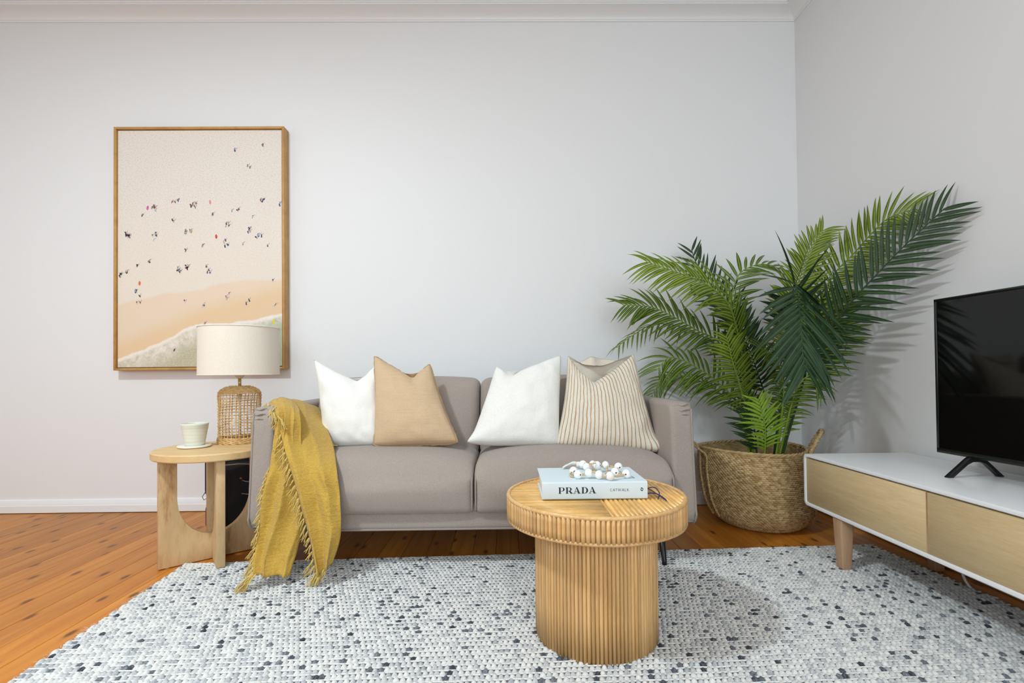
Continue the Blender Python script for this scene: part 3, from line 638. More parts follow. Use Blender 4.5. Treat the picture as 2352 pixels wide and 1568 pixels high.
# ================================================================== SCATTER CUSHIONS
def pillow(name, TL, TR, BR, BL, notch, T, mats, label, wr=0.006, back_up=0.0, seam=None, ears=0.10, ns=34, sidein=0.03, seed=0, ear=()):
    """square cushion set on its edge with a chopped top: four corners, notch = (u, depth, width)"""
    TL, TR, BR, BL = map(Vector, (TL, TR, BR, BL)); nrm = ((BR - BL).cross(TL - BL)).normalized()
    if nrm.y > 0: nrm = -nrm
    w = (BR - BL).length
    def P(u, v, side):
        base = (BL * (1 - u) + BR * u) * (1 - v) + (TL * (1 - u) + TR * u) * v
        ex = (BR - BL).normalized(); ey = (TL - BL).normalized()
        # sides bow inward between the pointed corners, the bottom sags
        base += ex * (sidein * w * (4 * v * (1 - v)) * (1 - 2 * u) * (abs(2 * u - 1) ** 3)) * 0.9
        nu, nd_, nw = notch
        prof = max(0.0, 1 - abs((u - nu) / (nu if u < nu else 1 - nu)) ** nw)
        base += -ey * nd_ * prof * v ** 3.0 * (1.0 if side > 0 else 1 - back_up * 0.5)
        cc = (BL + BR + TL + TR) / 4; base = cc + (base - cc) * (1 - 0.045 * (abs(2 * u - 1) * abs(2 * v - 1)) ** 7)
        e = (max(0, 4 * u * (1 - u)) * max(0, 4 * v * (1 - v)))
        t = T * (e ** 0.42) * (0.75 + 0.35 * (1 - v))
        if side < 0: t *= 0.8
        # crease running down from the chop
        cr = math.exp(-((u - nu) / 0.10) ** 2) * v ** 5
        t -= 0.35 * T * cr
        k = 1.6 * wr * (nz(u * 5 + seed, v * 7, 1) + 0.6 * nz(u * 13 + seed, v * 16, 5)) * min(1, e * 3)
        edge = min(u, 1 - u, v, 1 - v)
        k += wr * 1.4 * math.sin(22 * (u + v * .7) + 4 * nz(u * 3, v * 3, seed)) * math.exp(-edge * 11) * min(1, e * 5)
        base += nrm * side * (t + k)
        for (eu, ev, ax_, az_, ay_) in ear:
            g_ = math.exp(-(((u - eu) / .13) ** 2 + ((v - ev) / .10) ** 2)); base += Vector((ax_, ay_, az_)) * g_
        if side < 0 and back_up: base.z += back_up * 0.09 * prof * v ** 2 * min(1, e * 4)
        return base
    mb = MB(); uvs = []
    N = ns
    us = [0.5 - 0.5 * math.cos(PI * i / (N - 1)) * 0.55 - 0.45 * (0.5 - i / (N - 1)) for i in range(N)]
    us = [min(1, max(0, (x_ - us[0]) / (us[-1] - us[0]))) for x_ in us]
    f_ = [P(u_, v_, 1) for u_ in us for v_ in us]; b_ = [P(u_, v_, -1) for u_ in us for v_ in us]
    mb.grid(f_, N, N, mi=0); mb.grid(b_, N, N, flip=True, mi=1 if len(mats) > 1 else 0)
    me = mb.mesh(name)
    uv = me.uv_layers.new(name='UVMap'); flat = [(u_, v_) for u_ in us for v_ in us] * 2
    for lp in me.loops: uv.data[lp.index].uv = flat[lp.vertex_index]
    me = fix_normals(me)
    if nrm.y > 0: me.flip_normals()
    o = link(name, me, [M[m_] for m_ in mats]); tag(o, label, 'cushion')
    rebase(o, (BL + BR) / 2)
    if seam:
        q = MB(); edge_ = []
        for t in np.linspace(0, 1, 40): edge_.append(P(0, t, 1))
        for t in np.linspace(0, 1, 40)[1:]: edge_.append(P(t, 1, 1))
        for t in np.linspace(1, 0, 40)[1:]: edge_.append(P(1, t, 1))
        for t in np.linspace(1, 0, 30)[1:-1]: edge_.append(P(t, 0, 1))
        edge_ = [p + Vector((nz(p.x * 60, p.z * 60, 1), 0, nz(p.x * 60, p.z * 60, 7))) * 0.004 for p in edge_]
        q.tube(edge_, 0.0042, 6, closed=True); s_ = q.build('flanged_seam', M[seam], o)
    return o
pillow('cushion', (-0.905, 2.31, 0.838), (-0.585, 2.31, 0.835), (-0.530, 2.125, 0.452), (-0.785, 2.125, 0.448), (0.62, 0.125, 1.35), 0.085, ['white_linen'],
       'smooth plain white linen cushion standing nearest the throw', 0.005, seed=2, sidein=0.05)
pillow('cushion', (-0.612, 2.27, 0.850), (-0.350, 2.27, 0.808), (-0.200, 2.085, 0.462), (-0.566, 2.085, 0.452), (0.66, 0.085, 1.25), 0.085, ['tan_linen'],
       'tan linen cushion with a darker stitched flange edge', 0.004, seam='tan_seam', seed=5, sidein=0.04)
pillow('cushion', (-0.050, 2.30, 0.796), (0.262, 2.30, 0.845), (0.225, 2.105, 0.445), (-0.165, 2.105, 0.452), (0.30, 0.070, 1.3), 0.09, ['boucle'],
       'white nubbly textured cushion between the tan and the striped one', 0.004, seed=9, sidein=0.02, ear=((0, 0, -.014, .008, -.02), (0, 1, 0, .0, 0)))
pillow('cushion', (0.283, 2.29, 0.845), (0.600, 2.29, 0.848), (0.655, 2.10, 0.412), (0.200, 2.10, 0.446), (0.40, 0.160, 1.25), 0.09, ['stripe', 'natural_linen'],
       'cream cushion with thin tan vertical stripes', 0.005, back_up=1.0, seed=13, sidein=0.04, ear=((1, 0, .028, .004, -.05),))

# ================================================================== THROW
throw = empty('throw_blanket', (-0.86, 1.82, RT), 'mustard yellow gauze throw with knotted fringe hanging over the sofa arm', 'throw')
def sheet(rows, ns, nt_, folds, phase, amp0, amp1, seed):
    Ls = spline([r[0] for r in rows], nt_); Rs = spline([r[1] for r in rows], nt_); g = []
    for j in range(nt_):
        t = j / (nt_ - 1); row = []
        a = (amp0 + (amp1 - amp0) * t) * (1 + 0.5 * nz(t * 4, seed, 6))
        for i in range(ns):
            s = i / (ns - 1); p = Ls[j] * (1 - s) + Rs[j] * s
            ph = 2 * PI * (folds * s + phase) + 2.8 * nz(s * 1.6 + seed, t * 2.2, 1) + 0.9 * t * math.sin(3 * t + seed)
            f = a * (0.5 - 0.5 * math.cos(ph)) * math.sin(PI * min(1, max(0, s * 0.96 + 0.02))) ** 0.35
            f += 0.009 * nz(s * 6 + seed, t * 9, 3) + 0.004 * nz(s * 18 + t * 9 + seed, t * 20, 8)
            hump = 0.022 * math.sin(PI * s) * math.exp(-(t / 0.16) ** 2)
            p = p + Vector((0.25 * f * math.sin(ph), -f, hump + 0.25 * f * math.exp(-t * 6)))
            p.z = max(p.z, RT + 0.003); row.append(p)
        g.append(row)
    return g
gA = sheet(THROW_A, 34, 70, 2.0, 0.12, 0.010, 0.040, 3); gB = sheet(THROW_B, 40, 70, 2.6, 0.3, 0.012, 0.034, 17)
for row in gA:
    for p in row: p.y -= 0.012
q = MB()
for g in (gB, gA): q.grid([p for r in g for p in r], len(g), len(g[0]))
# loose corner lying on the seat beside the white cushion
flap = [[Vector((-0.775 + 0.065 * s + 0.01 * t, 2.06 - 0.09 * t + 0.02 * s, 0.466 + 0.02 * (1 - s) * (1 - t) + 0.006 * math.sin(5 * s + 3 * t))) for s in np.linspace(0, 1, 8)] for t in np.linspace(0, 1, 8)]
q.grid([p for r in flap for p in r], 8, 8)
me = fix_normals(q.mesh('cloth')); o = link('cloth', me, M['throw'], throw)
md = o.modifiers.new('thickness', 'SOLIDIFY'); md.thickness = 0.003; md.offset = 0
q = MB(); fr_ = random.Random(11)
def tassel(p, L, out):
    n_ = fr_.randint(4, 6)
    for k_ in range(n_):
        d = Vector((out * fr_.uniform(0.1, 0.9), fr_.uniform(-.5, .1), -1)).normalized(); pts = [p]; c = Vector(p)
        for s in range(6):
            wv = Vector((fr_.uniform(-.5, .5), fr_.uniform(-.4, .3), fr_.uniform(-.25, .1)))
            c = c + (d + wv * 0.75).normalized() * L / 6; c.z = max(c.z, RT + 0.002); pts.append(Vector(c))
        q.tube(spline(pts, 12), [0.0021 - 0.0011 * i / 11 for i in range(12)], 4)
for j in range(8, 70, 2): tassel(gA[j][0] + Vector((0, -.003, 0)), fr_.uniform(.030, .055) if j < 64 else .06, -1)
for j in range(30, 70, 2): tassel(gB[j][0] + Vector((0, -.003, 0)), fr_.uniform(.026, .05) if j < 64 else .06, -1)
for k_ in range(6): tassel(gA[69][0] * (1 - k_ / 8) + gA[69][-1] * (k_ / 8) + Vector((0, -.004, .004)), .045, fr_.choice((-1, -.5, .3)))
for k_ in range(4): tassel(Vector((-0.955 + 0.018 * k_, 1.965 - .01 * k_, 0.648 - .004 * k_)), .05, -1)
for k_ in range(4): tassel(Vector((-0.90 + 0.014 * k_, 1.885, 0.628 - .012 * k_)), .05, 1)
for k_ in range(3): tassel(gB[69][0] + Vector((0.008 * k_, -.01, .008)), .085, -1.6)
q.build('fringe', M['fringe'], throw)['kind'] = 'stuff'

# ================================================================== SIDE TABLE, LAMP, CUP, BACKPACK
TC = Vector((-1.228, 2.087, 0)); TZ = 0.46; TR_ = 0.222
st = empty('side_table', (TC.x, TC.y, 0), 'round pale wood side table with crossed arch panels beside the sofa', 'side table')
q = MB(); q.lathe([(0, 0), (TR_ - .004, 0), (TR_, .004), (TR_, .026), (TR_ - .004, .030), (0, .030)], (TC.x, TC.y, TZ - 0.030), 72)
shade_auto(link('table_top', fix_normals(q.mesh('tt')), M['mango_top'], st), 30)
def panel(ang, half, z0):
    Hh = TZ - 0.030; lw = 0.062; poly = [(-half, z0 + .004), (half, z0 + .004), (half, Hh), (half - lw, Hh)]
    # inverted arch: straight sides then a half ellipse
    a_ = half - lw; zb = 0.105; za = 0.27
    for t in np.linspace(0, PI, 25): poly.append((a_ * math.cos(t), za - (za - zb) * math.sin(t)))
    poly.append((-half + lw, Hh)); poly.append((-half, Hh))
    me_o = prism('arch_panel', poly, 1, -0.0155, 0.0155, M['mango'], None, 0.0015)
    me_o.data.transform(Matrix.Translation((TC.x, TC.y, 0)) @ Matrix.Rotation(ang, 4, 'Z')); me_o.parent = st
    me_o.data.transform(Matrix.Translation((-TC.x, -TC.y, 0)))
    for s in (-1, 1):
        f_ = MB(); cx = TC.x + math.cos(ang) * s * (half - .03); cy = TC.y + math.sin(ang) * s * (half - .03)
        f_.lathe([(0, 0), (.009, 0), (.009, z0 + .005), (0, z0 + .005)], (cx, cy, 0.0), 14); f_.build('foot_glide', M['cable'], me_o)
panel(math.radians(42), 0.197, 0.0); panel(math.radians(-54), 0.197, RT - .004)

LX, LY = -1.197, 2.222
lamp = empty('table_lamp', (LX, LY, TZ), 'table lamp with woven rattan base and off-white linen drum shade', 'lamp')
q = MB(); R_, zb, zt = 0.163, 0.763, 0.972
q.lathe([(R_, 0), (R_ - .0015, zt - zb)], (LX, LY, zb), 64); q.lathe([(R_ - .004, 0), (R_ - .0055, zt - zb)], (LX, LY, zb), 64)
me = q.mesh('shade'); o = link('lamp_shade', me, M['shade'], lamp)
for zz in (zb, zt):
    q = MB(); q.tube([(LX + (R_ - .002) * math.cos(t), LY + (R_ - .002) * math.sin(t), zz) for t in np.linspace(0, 2 * PI, 65)[:-1]], 0.0032, 6, closed=True); q.build('shade_ring', M['shade'], o)
q = MB()
for k_ in range(3):
    t = k_ * 2 * PI / 3 + .4; q.tube([(LX, LY, zt - .03), (LX + (R_ - .003) * math.cos(t), LY + (R_ - .003) * math.sin(t), zt - .004)], 0.0018, 6)
q.build('shade_spider', M['brass'], o)
q = MB(); q.lathe([(0, 0.70), (.0068, .70), (.0068, .752 - 0), (0, .752)], (LX, LY, 0), 16); q.build('lamp_neck', M['brass'], lamp)
q = MB(); q.lathe([(0, 0), (.008, 0), (.019, .010), (.022, .022), (.021, .055), (0, .06)], (LX, LY, .745), 20); q.build('bulb_holder', M['cream'], lamp)
def lamp_r(z):   # bell profile, z above table
    zz = z / 0.252
    if zz > 0.86: return 0.083 * math.sqrt(max(0.0, 1 - ((zz - 0.86) / 0.155) ** 2)) * .98 + .001
    return 0.0855 - 0.004 * math.sin(PI * zz) + 0.002 * (zz > .3)
q = MB()
for k_ in range(34):        # uprights
    t = 2 * PI * k_ / 34 + rng.uniform(-.03, .03)
    pts = [(LX + lamp_r(z) * math.cos(t + .04 * math.sin(z * 18)), LY + lamp_r(z) * math.sin(t + .04 * math.sin(z * 18)), TZ + z) for z in list(np.linspace(.004, .215, 12)) + list(np.linspace(.222, .252, 8))]
    q.tube(pts, 0.0019, 5, flat=.6)
zs_ = [.028 + .0128 * i for i in range(17)]
for i, z in enumerate(zs_):
    pts = []
    for k_ in range(68):
        t = 2 * PI * k_ / 68; r = lamp_r(z) + 0.0022 * (1 if (k_ + i) % 2 else -1)
        pts.append((LX + r * math.cos(t), LY + r * math.sin(t), TZ + z + .0022 * math.sin(2 * t + i)))
    q.tube(pts, 0.0018, 5, closed=True, flat=.8)
for (za, zb2, dn) in ((.003, .024, 6), (.222, .251, 9)):      # dense plaited bands at foot and shoulder
    for i in range(dn):
        z = za + (zb2 - za) * i / (dn - 1); pts = []
        for k_ in range(102):
            t = 2 * PI * k_ / 102; r = lamp_r(z) + 0.0016 + 0.0020 * math.sin(17 * t + PI * i)
            pts.append((LX + r * math.cos(t), LY + r * math.sin(t), TZ + z + .0012 * math.cos(17 * t + i)))
        q.tube(pts, 0.0025, 5, closed=True)
o = q.build('rattan_weave', M['rattan'], lamp); o['kind'] = 'stuff'
q = MB(); q.lathe([(0, 0), (.083, 0), (.083, .006), (0, .006)], (LX, LY, TZ), 40); q.build('base_disc', M['mango'], lamp)
q = MB(); q.tube([(LX, LY, TZ + .004), (LX, LY, .705)], 0.006, 10); q.build('centre_rod', M['cream'], lamp)

CX, CY = -1.313, 2.085
o = MB(); o.lathe([(0, 0.0005), (.052, 0.0005), (.061, .003), (.0625, .008), (.060, .0105), (.05, .0095), (0, .009)], (CX, CY, TZ), 48)
o = o.build('saucer', M['saucer']); tag(o, 'small round white saucer under the cup on the side table', 'saucer'); rebase(o, (CX, CY, TZ))
q = MB(); prof = [(0, .0), (.034, .0), (.0365, .003)]
for i in range(13): prof.append((.0370 + (.0515 - .0370) * i / 12 + .0004 * math.sin(i * 2.2), .006 + .084 * i / 12))
prof += [(.0505, .0925), (.0488, .0905)] + [(.0485 - (.0485 - .034) * i / 8, .088 - .078 * i / 8) for i in range(9)] + [(0, .009)]
q.lathe(prof, (CX + .002, CY, TZ + .0092), 56); o = q.build('cup', M['ceramic']); tag(o, 'pale celadon handleless ceramic cup on the saucer', 'cup'); rebase(o, (CX, CY, TZ + .0092))

bp = empty('backpack', (-1.29, 2.45, 0), 'black nylon backpack on the floor behind the side table', 'backpack')
def packwarp(p, u, v, w):
    k = 1 - 0.16 * max(0, w - .45) ** 2 * 3
    return (-1.28 + (p.x + 1.28) * k, p.y + 0.07 * max(0, w - .2) * (1 - v) + .006 * nz(p.x * 14, p.z * 14, 2), p.z + .01 * nz(p.x * 6, p.y * 6, 4))
link('main_compartment', rbox_mesh('pb', (-1.445, 2.40, 0.004), (-1.10, 2.58, 0.435), 0.06, 8, 0, packwarp), M['pack'], bp)
fp = link('front_pocket', rbox_mesh('pf', (-1.40, 2.345, 0.012), (-1.14, 2.44, 0.335), 0.045, 8, 0, packwarp), M['pack'], bp)
link('side_pocket', rbox_mesh('ps', (-1.492, 2.43, 0.165), (-1.43, 2.55, 0.36), 0.028, 6), M['pack'], bp)
link('side_pocket', rbox_mesh('ps', (-1.482, 2.42, 0.008), (-1.43, 2.55, 0.135), 0.028, 6), M['pack'], bp)
q = MB(); q.tube([(-1.36, 2.372, .330), (-1.28, 2.366, .338), (-1.20, 2.368, .335), (-1.185, 2.366, .325), (-1.185, 2.362, .29)], .0032, 6); q.build('zip', M['pack_zip'], fp)
q = MB(); q.tube([(-1.262, 2.3605, .262), (-1.245, 2.360, .256), (-1.215, 2.360, .254)], [.001, .0022, .0016], 5); q.build('badge', M['pack_badge'], fp)
q = MB(); q.tube([(-1.270, 2.3605, .272), (-1.262, 2.360, .270)], .0035, 6); q.build('badge_dot', M['orange'], fp)
q = MB(); q.tube([(-1.26, 2.355, .20), (-1.22, 2.352, .196), (-1.19, 2.354, .20)], .0022, 5); q.build('zip', M['pack_zip'], fp)
q = MB(); q.tube([(-1.475, 2.44, .20), (-1.49, 2.425, .17), (-1.478, 2.42, .155), (-1.465, 2.425, .165)], .0022, 6); q.build('strap_ring', M['pack_zip'], bp)
q = MB(); q.tube([(-1.33, 2.47, .43), (-1.32, 2.47, .455), (-1.28, 2.47, .465), (-1.24, 2.47, .455), (-1.23, 2.47, .43)], .007, 8); q.build('carry_handle', M['pack'], bp)

# ================================================================== PICTURE
PX0, PX1, PZ0, PZ1, PYF = -2.169, -1.228, 0.793, 2.146, 2.738
pic = empty('framed_picture', ((PX0 + PX1) / 2, YB, PZ0), 'framed aerial beach photograph in a thin oak frame on the wall', 'picture')
fw = 0.012
for (a, b) in (((PX0, PYF, PZ0), (PX0 + fw, YB - .001, PZ1)), ((PX1 - fw, PYF, PZ0), (PX1, YB - .001, PZ1)),
               ((PX0 + fw, PYF, PZ0), (PX1 - fw, YB - .001, PZ0 + fw)), ((PX0 + fw, PYF, PZ1 - fw), (PX1 - fw, YB - .001, PZ1))):
    bbox_obj('frame_bar', a, b, M['frame_wood'], pic, 0.0012, 1)
bbox_obj('backing', (PX0 + fw, PYF + .024, PZ0 + fw), (PX1 - fw, YB - .004, PZ1 - fw), M['frame_wood'], pic, 0)
CX0, CX1, CZ0, CZ1 = PX0 + .0175, PX1 - .0175, PZ0 + .0175, PZ1 - .0175
m, nt, bs = newmat('beach_print'); bs.inputs['Roughness'].default_value = 0.7; L = nt.links
uvv = coords(nt, 'UV'); sp = nt.nodes.new('ShaderNodeSeparateXYZ'); L.new(uvv, sp.inputs[0]); U_, V_ = sp.outputs[0], sp.outputs[1]
def curve(stops):
    r = ramp(nt, [(p, (c, c, c, 1)) for p, c in stops], 'B_SPLINE' if False else 'LINEAR'); L.new(U_, r.inputs[0]); return r.outputs[0]
def above(stops, soft, nscale, namp):
    n_ = noise_tex(nt, coords(nt, 'UV', (1, 1.45, 1)), nscale, 4, 0.65)
    d = mth(nt, 'ADD', mth(nt, 'SUBTRACT', V_, curve(stops)), mth(nt, 'MULTIPLY', mth(nt, 'SUBTRACT', n_, 0.5), namp))
    return mth(nt, 'MULTIPLY_ADD', d, 1 / soft, 0.5, True)
foam = [(0, .035), (.12, .065), (.3, .115), (.42, .165), (.52, .182), (.66, .182), (.85, .198), (1, .222)]
wet = [(0, .264), (.3, .31), (.5, .322), (.62, .35), (.75, .362), (1, .362)]
wet2 = [(0, .10), (.3, .18), (.5, .24), (.75, .29), (1, .335)]
ridges = noise_tex(nt, coords(nt, 'UV', (110, 230, 1), (0, 0, .35)), 1.0, 3, .6)
dry = ramp(nt, [(.3, S(212, 200, 190)), (.5, S(232, 223, 214)), (.8, S(238, 230, 222))]); L.new(ridges, dry.inputs[0])
drywarm = mix(nt, mth(nt, 'MULTIPLY_ADD', V_, -1.5, 1.15, True), dry.outputs[0], S(236, 224, 208))
wetc = mix(nt, above(wet2, .06, 6, .03), S(232, 202, 164), S(234, 212, 188))
c = mix(nt, above(wet, .012, 9, .03), wetc, drywarm)
wn_ = noise_tex(nt, coords(nt, 'UV', (90, 130, 1)), 1.0, 4, .7)
wa = ramp(nt, [(.3, S(176, 170, 140)), (.7, S(208, 202, 178))]); L.new(wn_, wa.inputs[0])
wb_ = ramp(nt, [(.3, S(150, 166, 138)), (.7, S(182, 194, 168))]); L.new(wn_, wb_.inputs[0])
water = mix(nt, mth(nt, 'MULTIPLY_ADD', U_, 1.6, -.75, True), wa.outputs[0], wb_.outputs[0])
foam_n = noise_tex(nt, coords(nt, 'UV', (26, 34, 1)), 1.0, 5, .7, .8)
foamw = [(p, v - .075 + .052 * max(0, (p - .35)) * 1.2) for p, v in foam]; foamw[0] = (0, 0.0)
fm = mth(nt, 'MULTIPLY', above(foamw, .07, 12, .06), mth(nt, 'MULTIPLY_ADD', foam_n, 2.6, -.65, True))
water = mix(nt, fm, water, S(238, 228, 218))
edge = mth(nt, 'SUBTRACT', above([(p, v - .014) for p, v in foam], .010, 14, .02), 0)
water = mix(nt, mth(nt, 'MULTIPLY', edge, .85), water, S(244, 236, 228))
c = mix(nt, above(foam, .006, 14, .022), water, c)
L.new(c, bs.inputs['Base Color']); M['print'] = m
q = MB(); q.box((CX0, PYF + .010, CZ0), (CX1, PYF + .028, CZ1)); me = q.mesh('canvas'); uv = me.uv_layers.new(name='UVMap')
for lp in me.loops:
    co = me.vertices[lp.vertex_index].co; uv.data[lp.index].uv = ((co.x - CX0) / (CX1 - CX0), (co.z - CZ0) / (CZ1 - CZ0))
canvas = link('canvas_print', me, M['print'], pic, False)
m, nt, bs = newmat('printed_colour'); at = nt.nodes.new('ShaderNodeAttribute'); at.attribute_name = 'ink'; bs.inputs['Roughness'].default_value = .7
nt.links.new(at.outputs['Color'], bs.inputs['Base Color']); M['printed'] = m
FIG = [(757,180,1),(922,160,1),(838,275,2),(400,480,3),(278,518,3),(213,552,1),(505,508,6),(757,535,3),(620,560,2),(915,485,4),(1020,500,2),(862,568,1),
       (710,622,5),(390,595,2),(465,662,2),(495,655,2),(118,680,7),(280,690,4),(845,655,5),(900,678,4),(697,738,4),(567,742,2),(462,768,2),(810,733,1),
       (950,738,1),(250,833,2),(180,867,1),(420,882,5),(470,870,5),(590,880,4),(85,903,4),(115,888,2),(190,1053,3),(170,1003,1),(975,955,1),(835,1045,1),
       (708,1050,3),(822,1080,1),(463,1065,1),(563,1095,2),(995,1080,1),(573,1203,2),(393,1350,1)]
TOWEL = [(240,518,(208,96,158)),(609,486,(226,150,150)),(645,688,(206,70,60)),(193,958,(226,110,70)),(983,1187,(236,206,20)),(278,510,(120,60,70)),(465,655,(150,150,70)),(497,655,(200,160,90)),(757,180,(130,130,170)),(170,1003,(90,90,130))]
vs_, fs_, cs_ = [], [], []; fr_ = random.Random(21)
sx_ = (CX1 - CX0) / 968.0; sz_ = (CZ1 - CZ0) / 1380.0
def blob(px, py, w, h, a, colr, yy):
    b = len(vs_); cx = CX0 + (px - 65) * sx_; cz = CZ1 - (py - 65) * sz_
    for k_ in range(7):
        t = 2 * PI * k_ / 7; dx, dz = w * math.cos(t) * sx_, h * math.sin(t) * sz_
        vs_.append((cx + dx * math.cos(a) - dz * math.sin(a), yy, cz + dx * math.sin(a) + dz * math.cos(a))); cs_.append(colr)
    fs_.append(tuple(range(b, b + 7)))
for (x_, y_, c_) in TOWEL: blob(x_, y_, 7, 14, fr_.uniform(-.2, .2), S(*c_), PYF + .0097)
PAL = [(206, 170, 160), (190, 200, 220), (176, 120, 120), (52, 52, 66), (60, 70, 110), (150, 110, 90), (96, 70, 60), (196, 150, 130), (70, 100, 150), (36, 34, 40), (220, 190, 175), (160, 180, 215)]
for (x_, y_, n_) in FIG:
    for k_ in range(n_):
        X_ = x_ + fr_.gauss(0, 9 if n_ > 2 else 4) ; Y_ = y_ + fr_.gauss(0, 11 if n_ > 2 else 5); a = fr_.uniform(-.6, .6)
        blob(X_, Y_, 3.2, 10, a, S(*fr_.choice(PAL)), PYF + .0094); blob(X_ + fr_.uniform(-6, 6), Y_ + fr_.uniform(-9, 9), 4.2, 5.2, a, S(*fr_.choice(PAL)), PYF + .0092)
        blob(X_ + 7, Y_ - 8, 1.5, 9, a - .8, S(160, 150, 150), PYF + .0096)
me = bpy.data.meshes.new('figs'); me.from_pydata(vs_, [], fs_); at = me.color_attributes.new('ink', 'FLOAT_COLOR', 'POINT')
for i, c_ in enumerate(cs_): at.data[i].color = c_
o = link('printed_figures', me, M['printed'], canvas, False); o['kind'] = 'stuff'

# ================================================================== COFFEE TABLE
KX, KY, KZ = 0.253, 1.432, 0.412; KR, BR_ = 0.258, 0.1755
ct = empty('coffee_table', (KX, KY, RT), 'round bamboo pole coffee table with drum base standing on the rug', 'coffee table')
q = MB(); q.lathe([(0, 0), (BR_ - .008, 0), (BR_ - .008, .33), (0, .33)], (KX, KY, RT - .004), 64); q.build('drum_core', M['bamboo_core'], ct)
q = MB(); q.lathe([(0, 0), (KR - .010, 0), (KR - .010, .062), (0, .062)], (KX, KY, KZ - .070), 72); shade_auto(q.build('top_core', M['bamboo_core'], ct), 40)
def half_pole(name, r, z0, z1, flat):
    mb = MB(); n_ = 7; pts = []
    for z in (z0, z0 + (z1 - z0) / 3, z0 + 2 * (z1 - z0) / 3, z1):
        for k_ in range(n_):
            t = -PI / 2 + PI * k_ / (n_ - 1); pts.append((math.cos(t) * r * flat, math.sin(t) * r, z))
    mb.grid(pts, 4, n_); mb.add([pts[k_] for k_ in range(n_)], [tuple(range(n_))]); mb.add([pts[3 * n_ + k_] for k_ in range(n_)], [tuple(reversed(range(n_)))])
    me = fix_normals(mb.mesh(name)); me.polygons.foreach_set('use_smooth', [True] * len(me.polygons)); me.materials.append(M['bamboo']); return me
def poles(N, R, me, nm, jit):
    for i in range(N):
        t = 2 * PI * (i + .5) / N; o = bpy.data.objects.new(nm, me); COL.objects.link(o); o.parent = ct
        rr = R + rng.uniform(-jit, jit)
        o.location = (rr * math.cos(t), rr * math.sin(t), 0); o.rotation_euler = (0, 0, t)
NBASE, NRIM = 100, 130
poles(NBASE, BR_ - .0082, half_pole('base_pole', PI * BR_ / NBASE * .95, -.006, KZ - .066 - RT, 1.35), 'base_pole', .0007)
poles(NRIM, KR - .0102, half_pole('rim_pole', PI * KR / NRIM * .93, KZ - .066 - RT, KZ - .005 - RT, 1.3), 'rim_pole', .0006)
for (zz, rr, th, nm) in ((KZ - .0048, KR - .0078, .0062, 'rim_binding'), (KZ - .068, KR - .0085, .0058, 'rim_binding')):
    q = MB(); q.tube([(KX + rr * math.cos(t), KY + rr * math.sin(t), zz) for t in np.linspace(0, 2 * PI, 97)[:-1]], th, 8, closed=True, flat=.9); q.build(nm, M['bamboo'], ct)
# top: reeds run front to back on one half, flat strips run sideways on the other
def reed(a, b, w, h, nm):
    mb = MB(); a = Vector(a); b = Vector(b); d = (b - a).normalized(); s = Vector((-d.y, d.x, 0)); pts = []
    for p in (a, b):
        for k_ in range(7):
            t = PI * k_ / 6; pts.append(p + s * math.cos(t) * w / 2 + Vector((0, 0, math.sin(t) * h)))
    mb.grid(pts, 2, 7); mb.add(pts[:7], [tuple(range(7))]); mb.add(pts[7:], [tuple(reversed(range(7)))])
    link(nm, fix_normals(mb.mesh(nm)), M['bamboo_top'], ct)
RI = KR - .012; w_ = .0128; x = .010
while x < RI - .01:
    y = math.sqrt(RI * RI - (x + w_ / 2) ** 2); reed((KX + x + w_ / 2, KY - y, KZ - .008), (KX + x + w_ / 2, KY + y, KZ - .008), w_ * .96, .0075, 'reed'); x += w_
y = -RI + .012; w_ = .0118
while y < RI - .012:
    xx = math.sqrt(max(0, RI * RI - max(abs(y), abs(y + w_)) ** 2))
    if xx > .02: reed((KX - xx, KY + y + w_ / 2, KZ - .008), (KX - .002, KY + y + w_ / 2, KZ - .008), w_ * .98, .0056, 'reed')
    y += w_
reed((KX + .003, KY - RI + .004, KZ - .008), (KX + .003, KY + RI - .004, KZ - .008), .009, .0070, 'divider_reed')

# ================================================================== BOOK
BX0, BX1, BY0, BY1, BZ0, BZ1 = 0.094, 0.382, 1.343, 1.545, KZ + .0003, KZ + .0485
book = empty('book', ((BX0 + BX1) / 2, BY0, BZ0), 'thick pale blue hardback book with navy lettering on the coffee table', 'book')
th = .003; prof = [(BY1, BZ0)]
for t in np.linspace(0, PI / 2, 6): prof.append((BY0 + .007 - .007 * math.sin(t), BZ0 + .004 - .004 * math.cos(t)))
for t in np.linspace(0, PI / 2, 6): prof.append((BY0 + .007 - .007 * math.cos(t), BZ1 - .004 + .004 * math.sin(t)))
prof += [(BY1, BZ1), (BY1, BZ1 - th), (BY0 + .010, BZ1 - th), (BY0 + .004, BZ1 - th - .003), (BY0 + .004, BZ0 + th + .003), (BY0 + .010, BZ0 + th), (BY1, BZ0 + th)]
cover = prism('cover', prof, 0, BX0, BX1, M['book_cover'], book)
bbox_obj('page_block', (BX0 + .005, BY0 + .005, BZ0 + th), (BX1 - .005, BY1 - .006, BZ1 - th), M['pages'], book, .0008, 1)
def glyph(polys, x0, z0, s, mb, yy=None):
    for P_ in polys:
        b = len(mb.v); n_ = len(P_); yf = BY0 - .0003 if yy is None else yy
        mb.v.extend([(x0 + p[0] * s, yf, z0 + p[1] * s) for p in P_]); mb.f.append(tuple(range(b, b + n_))); mb.m.append(0)
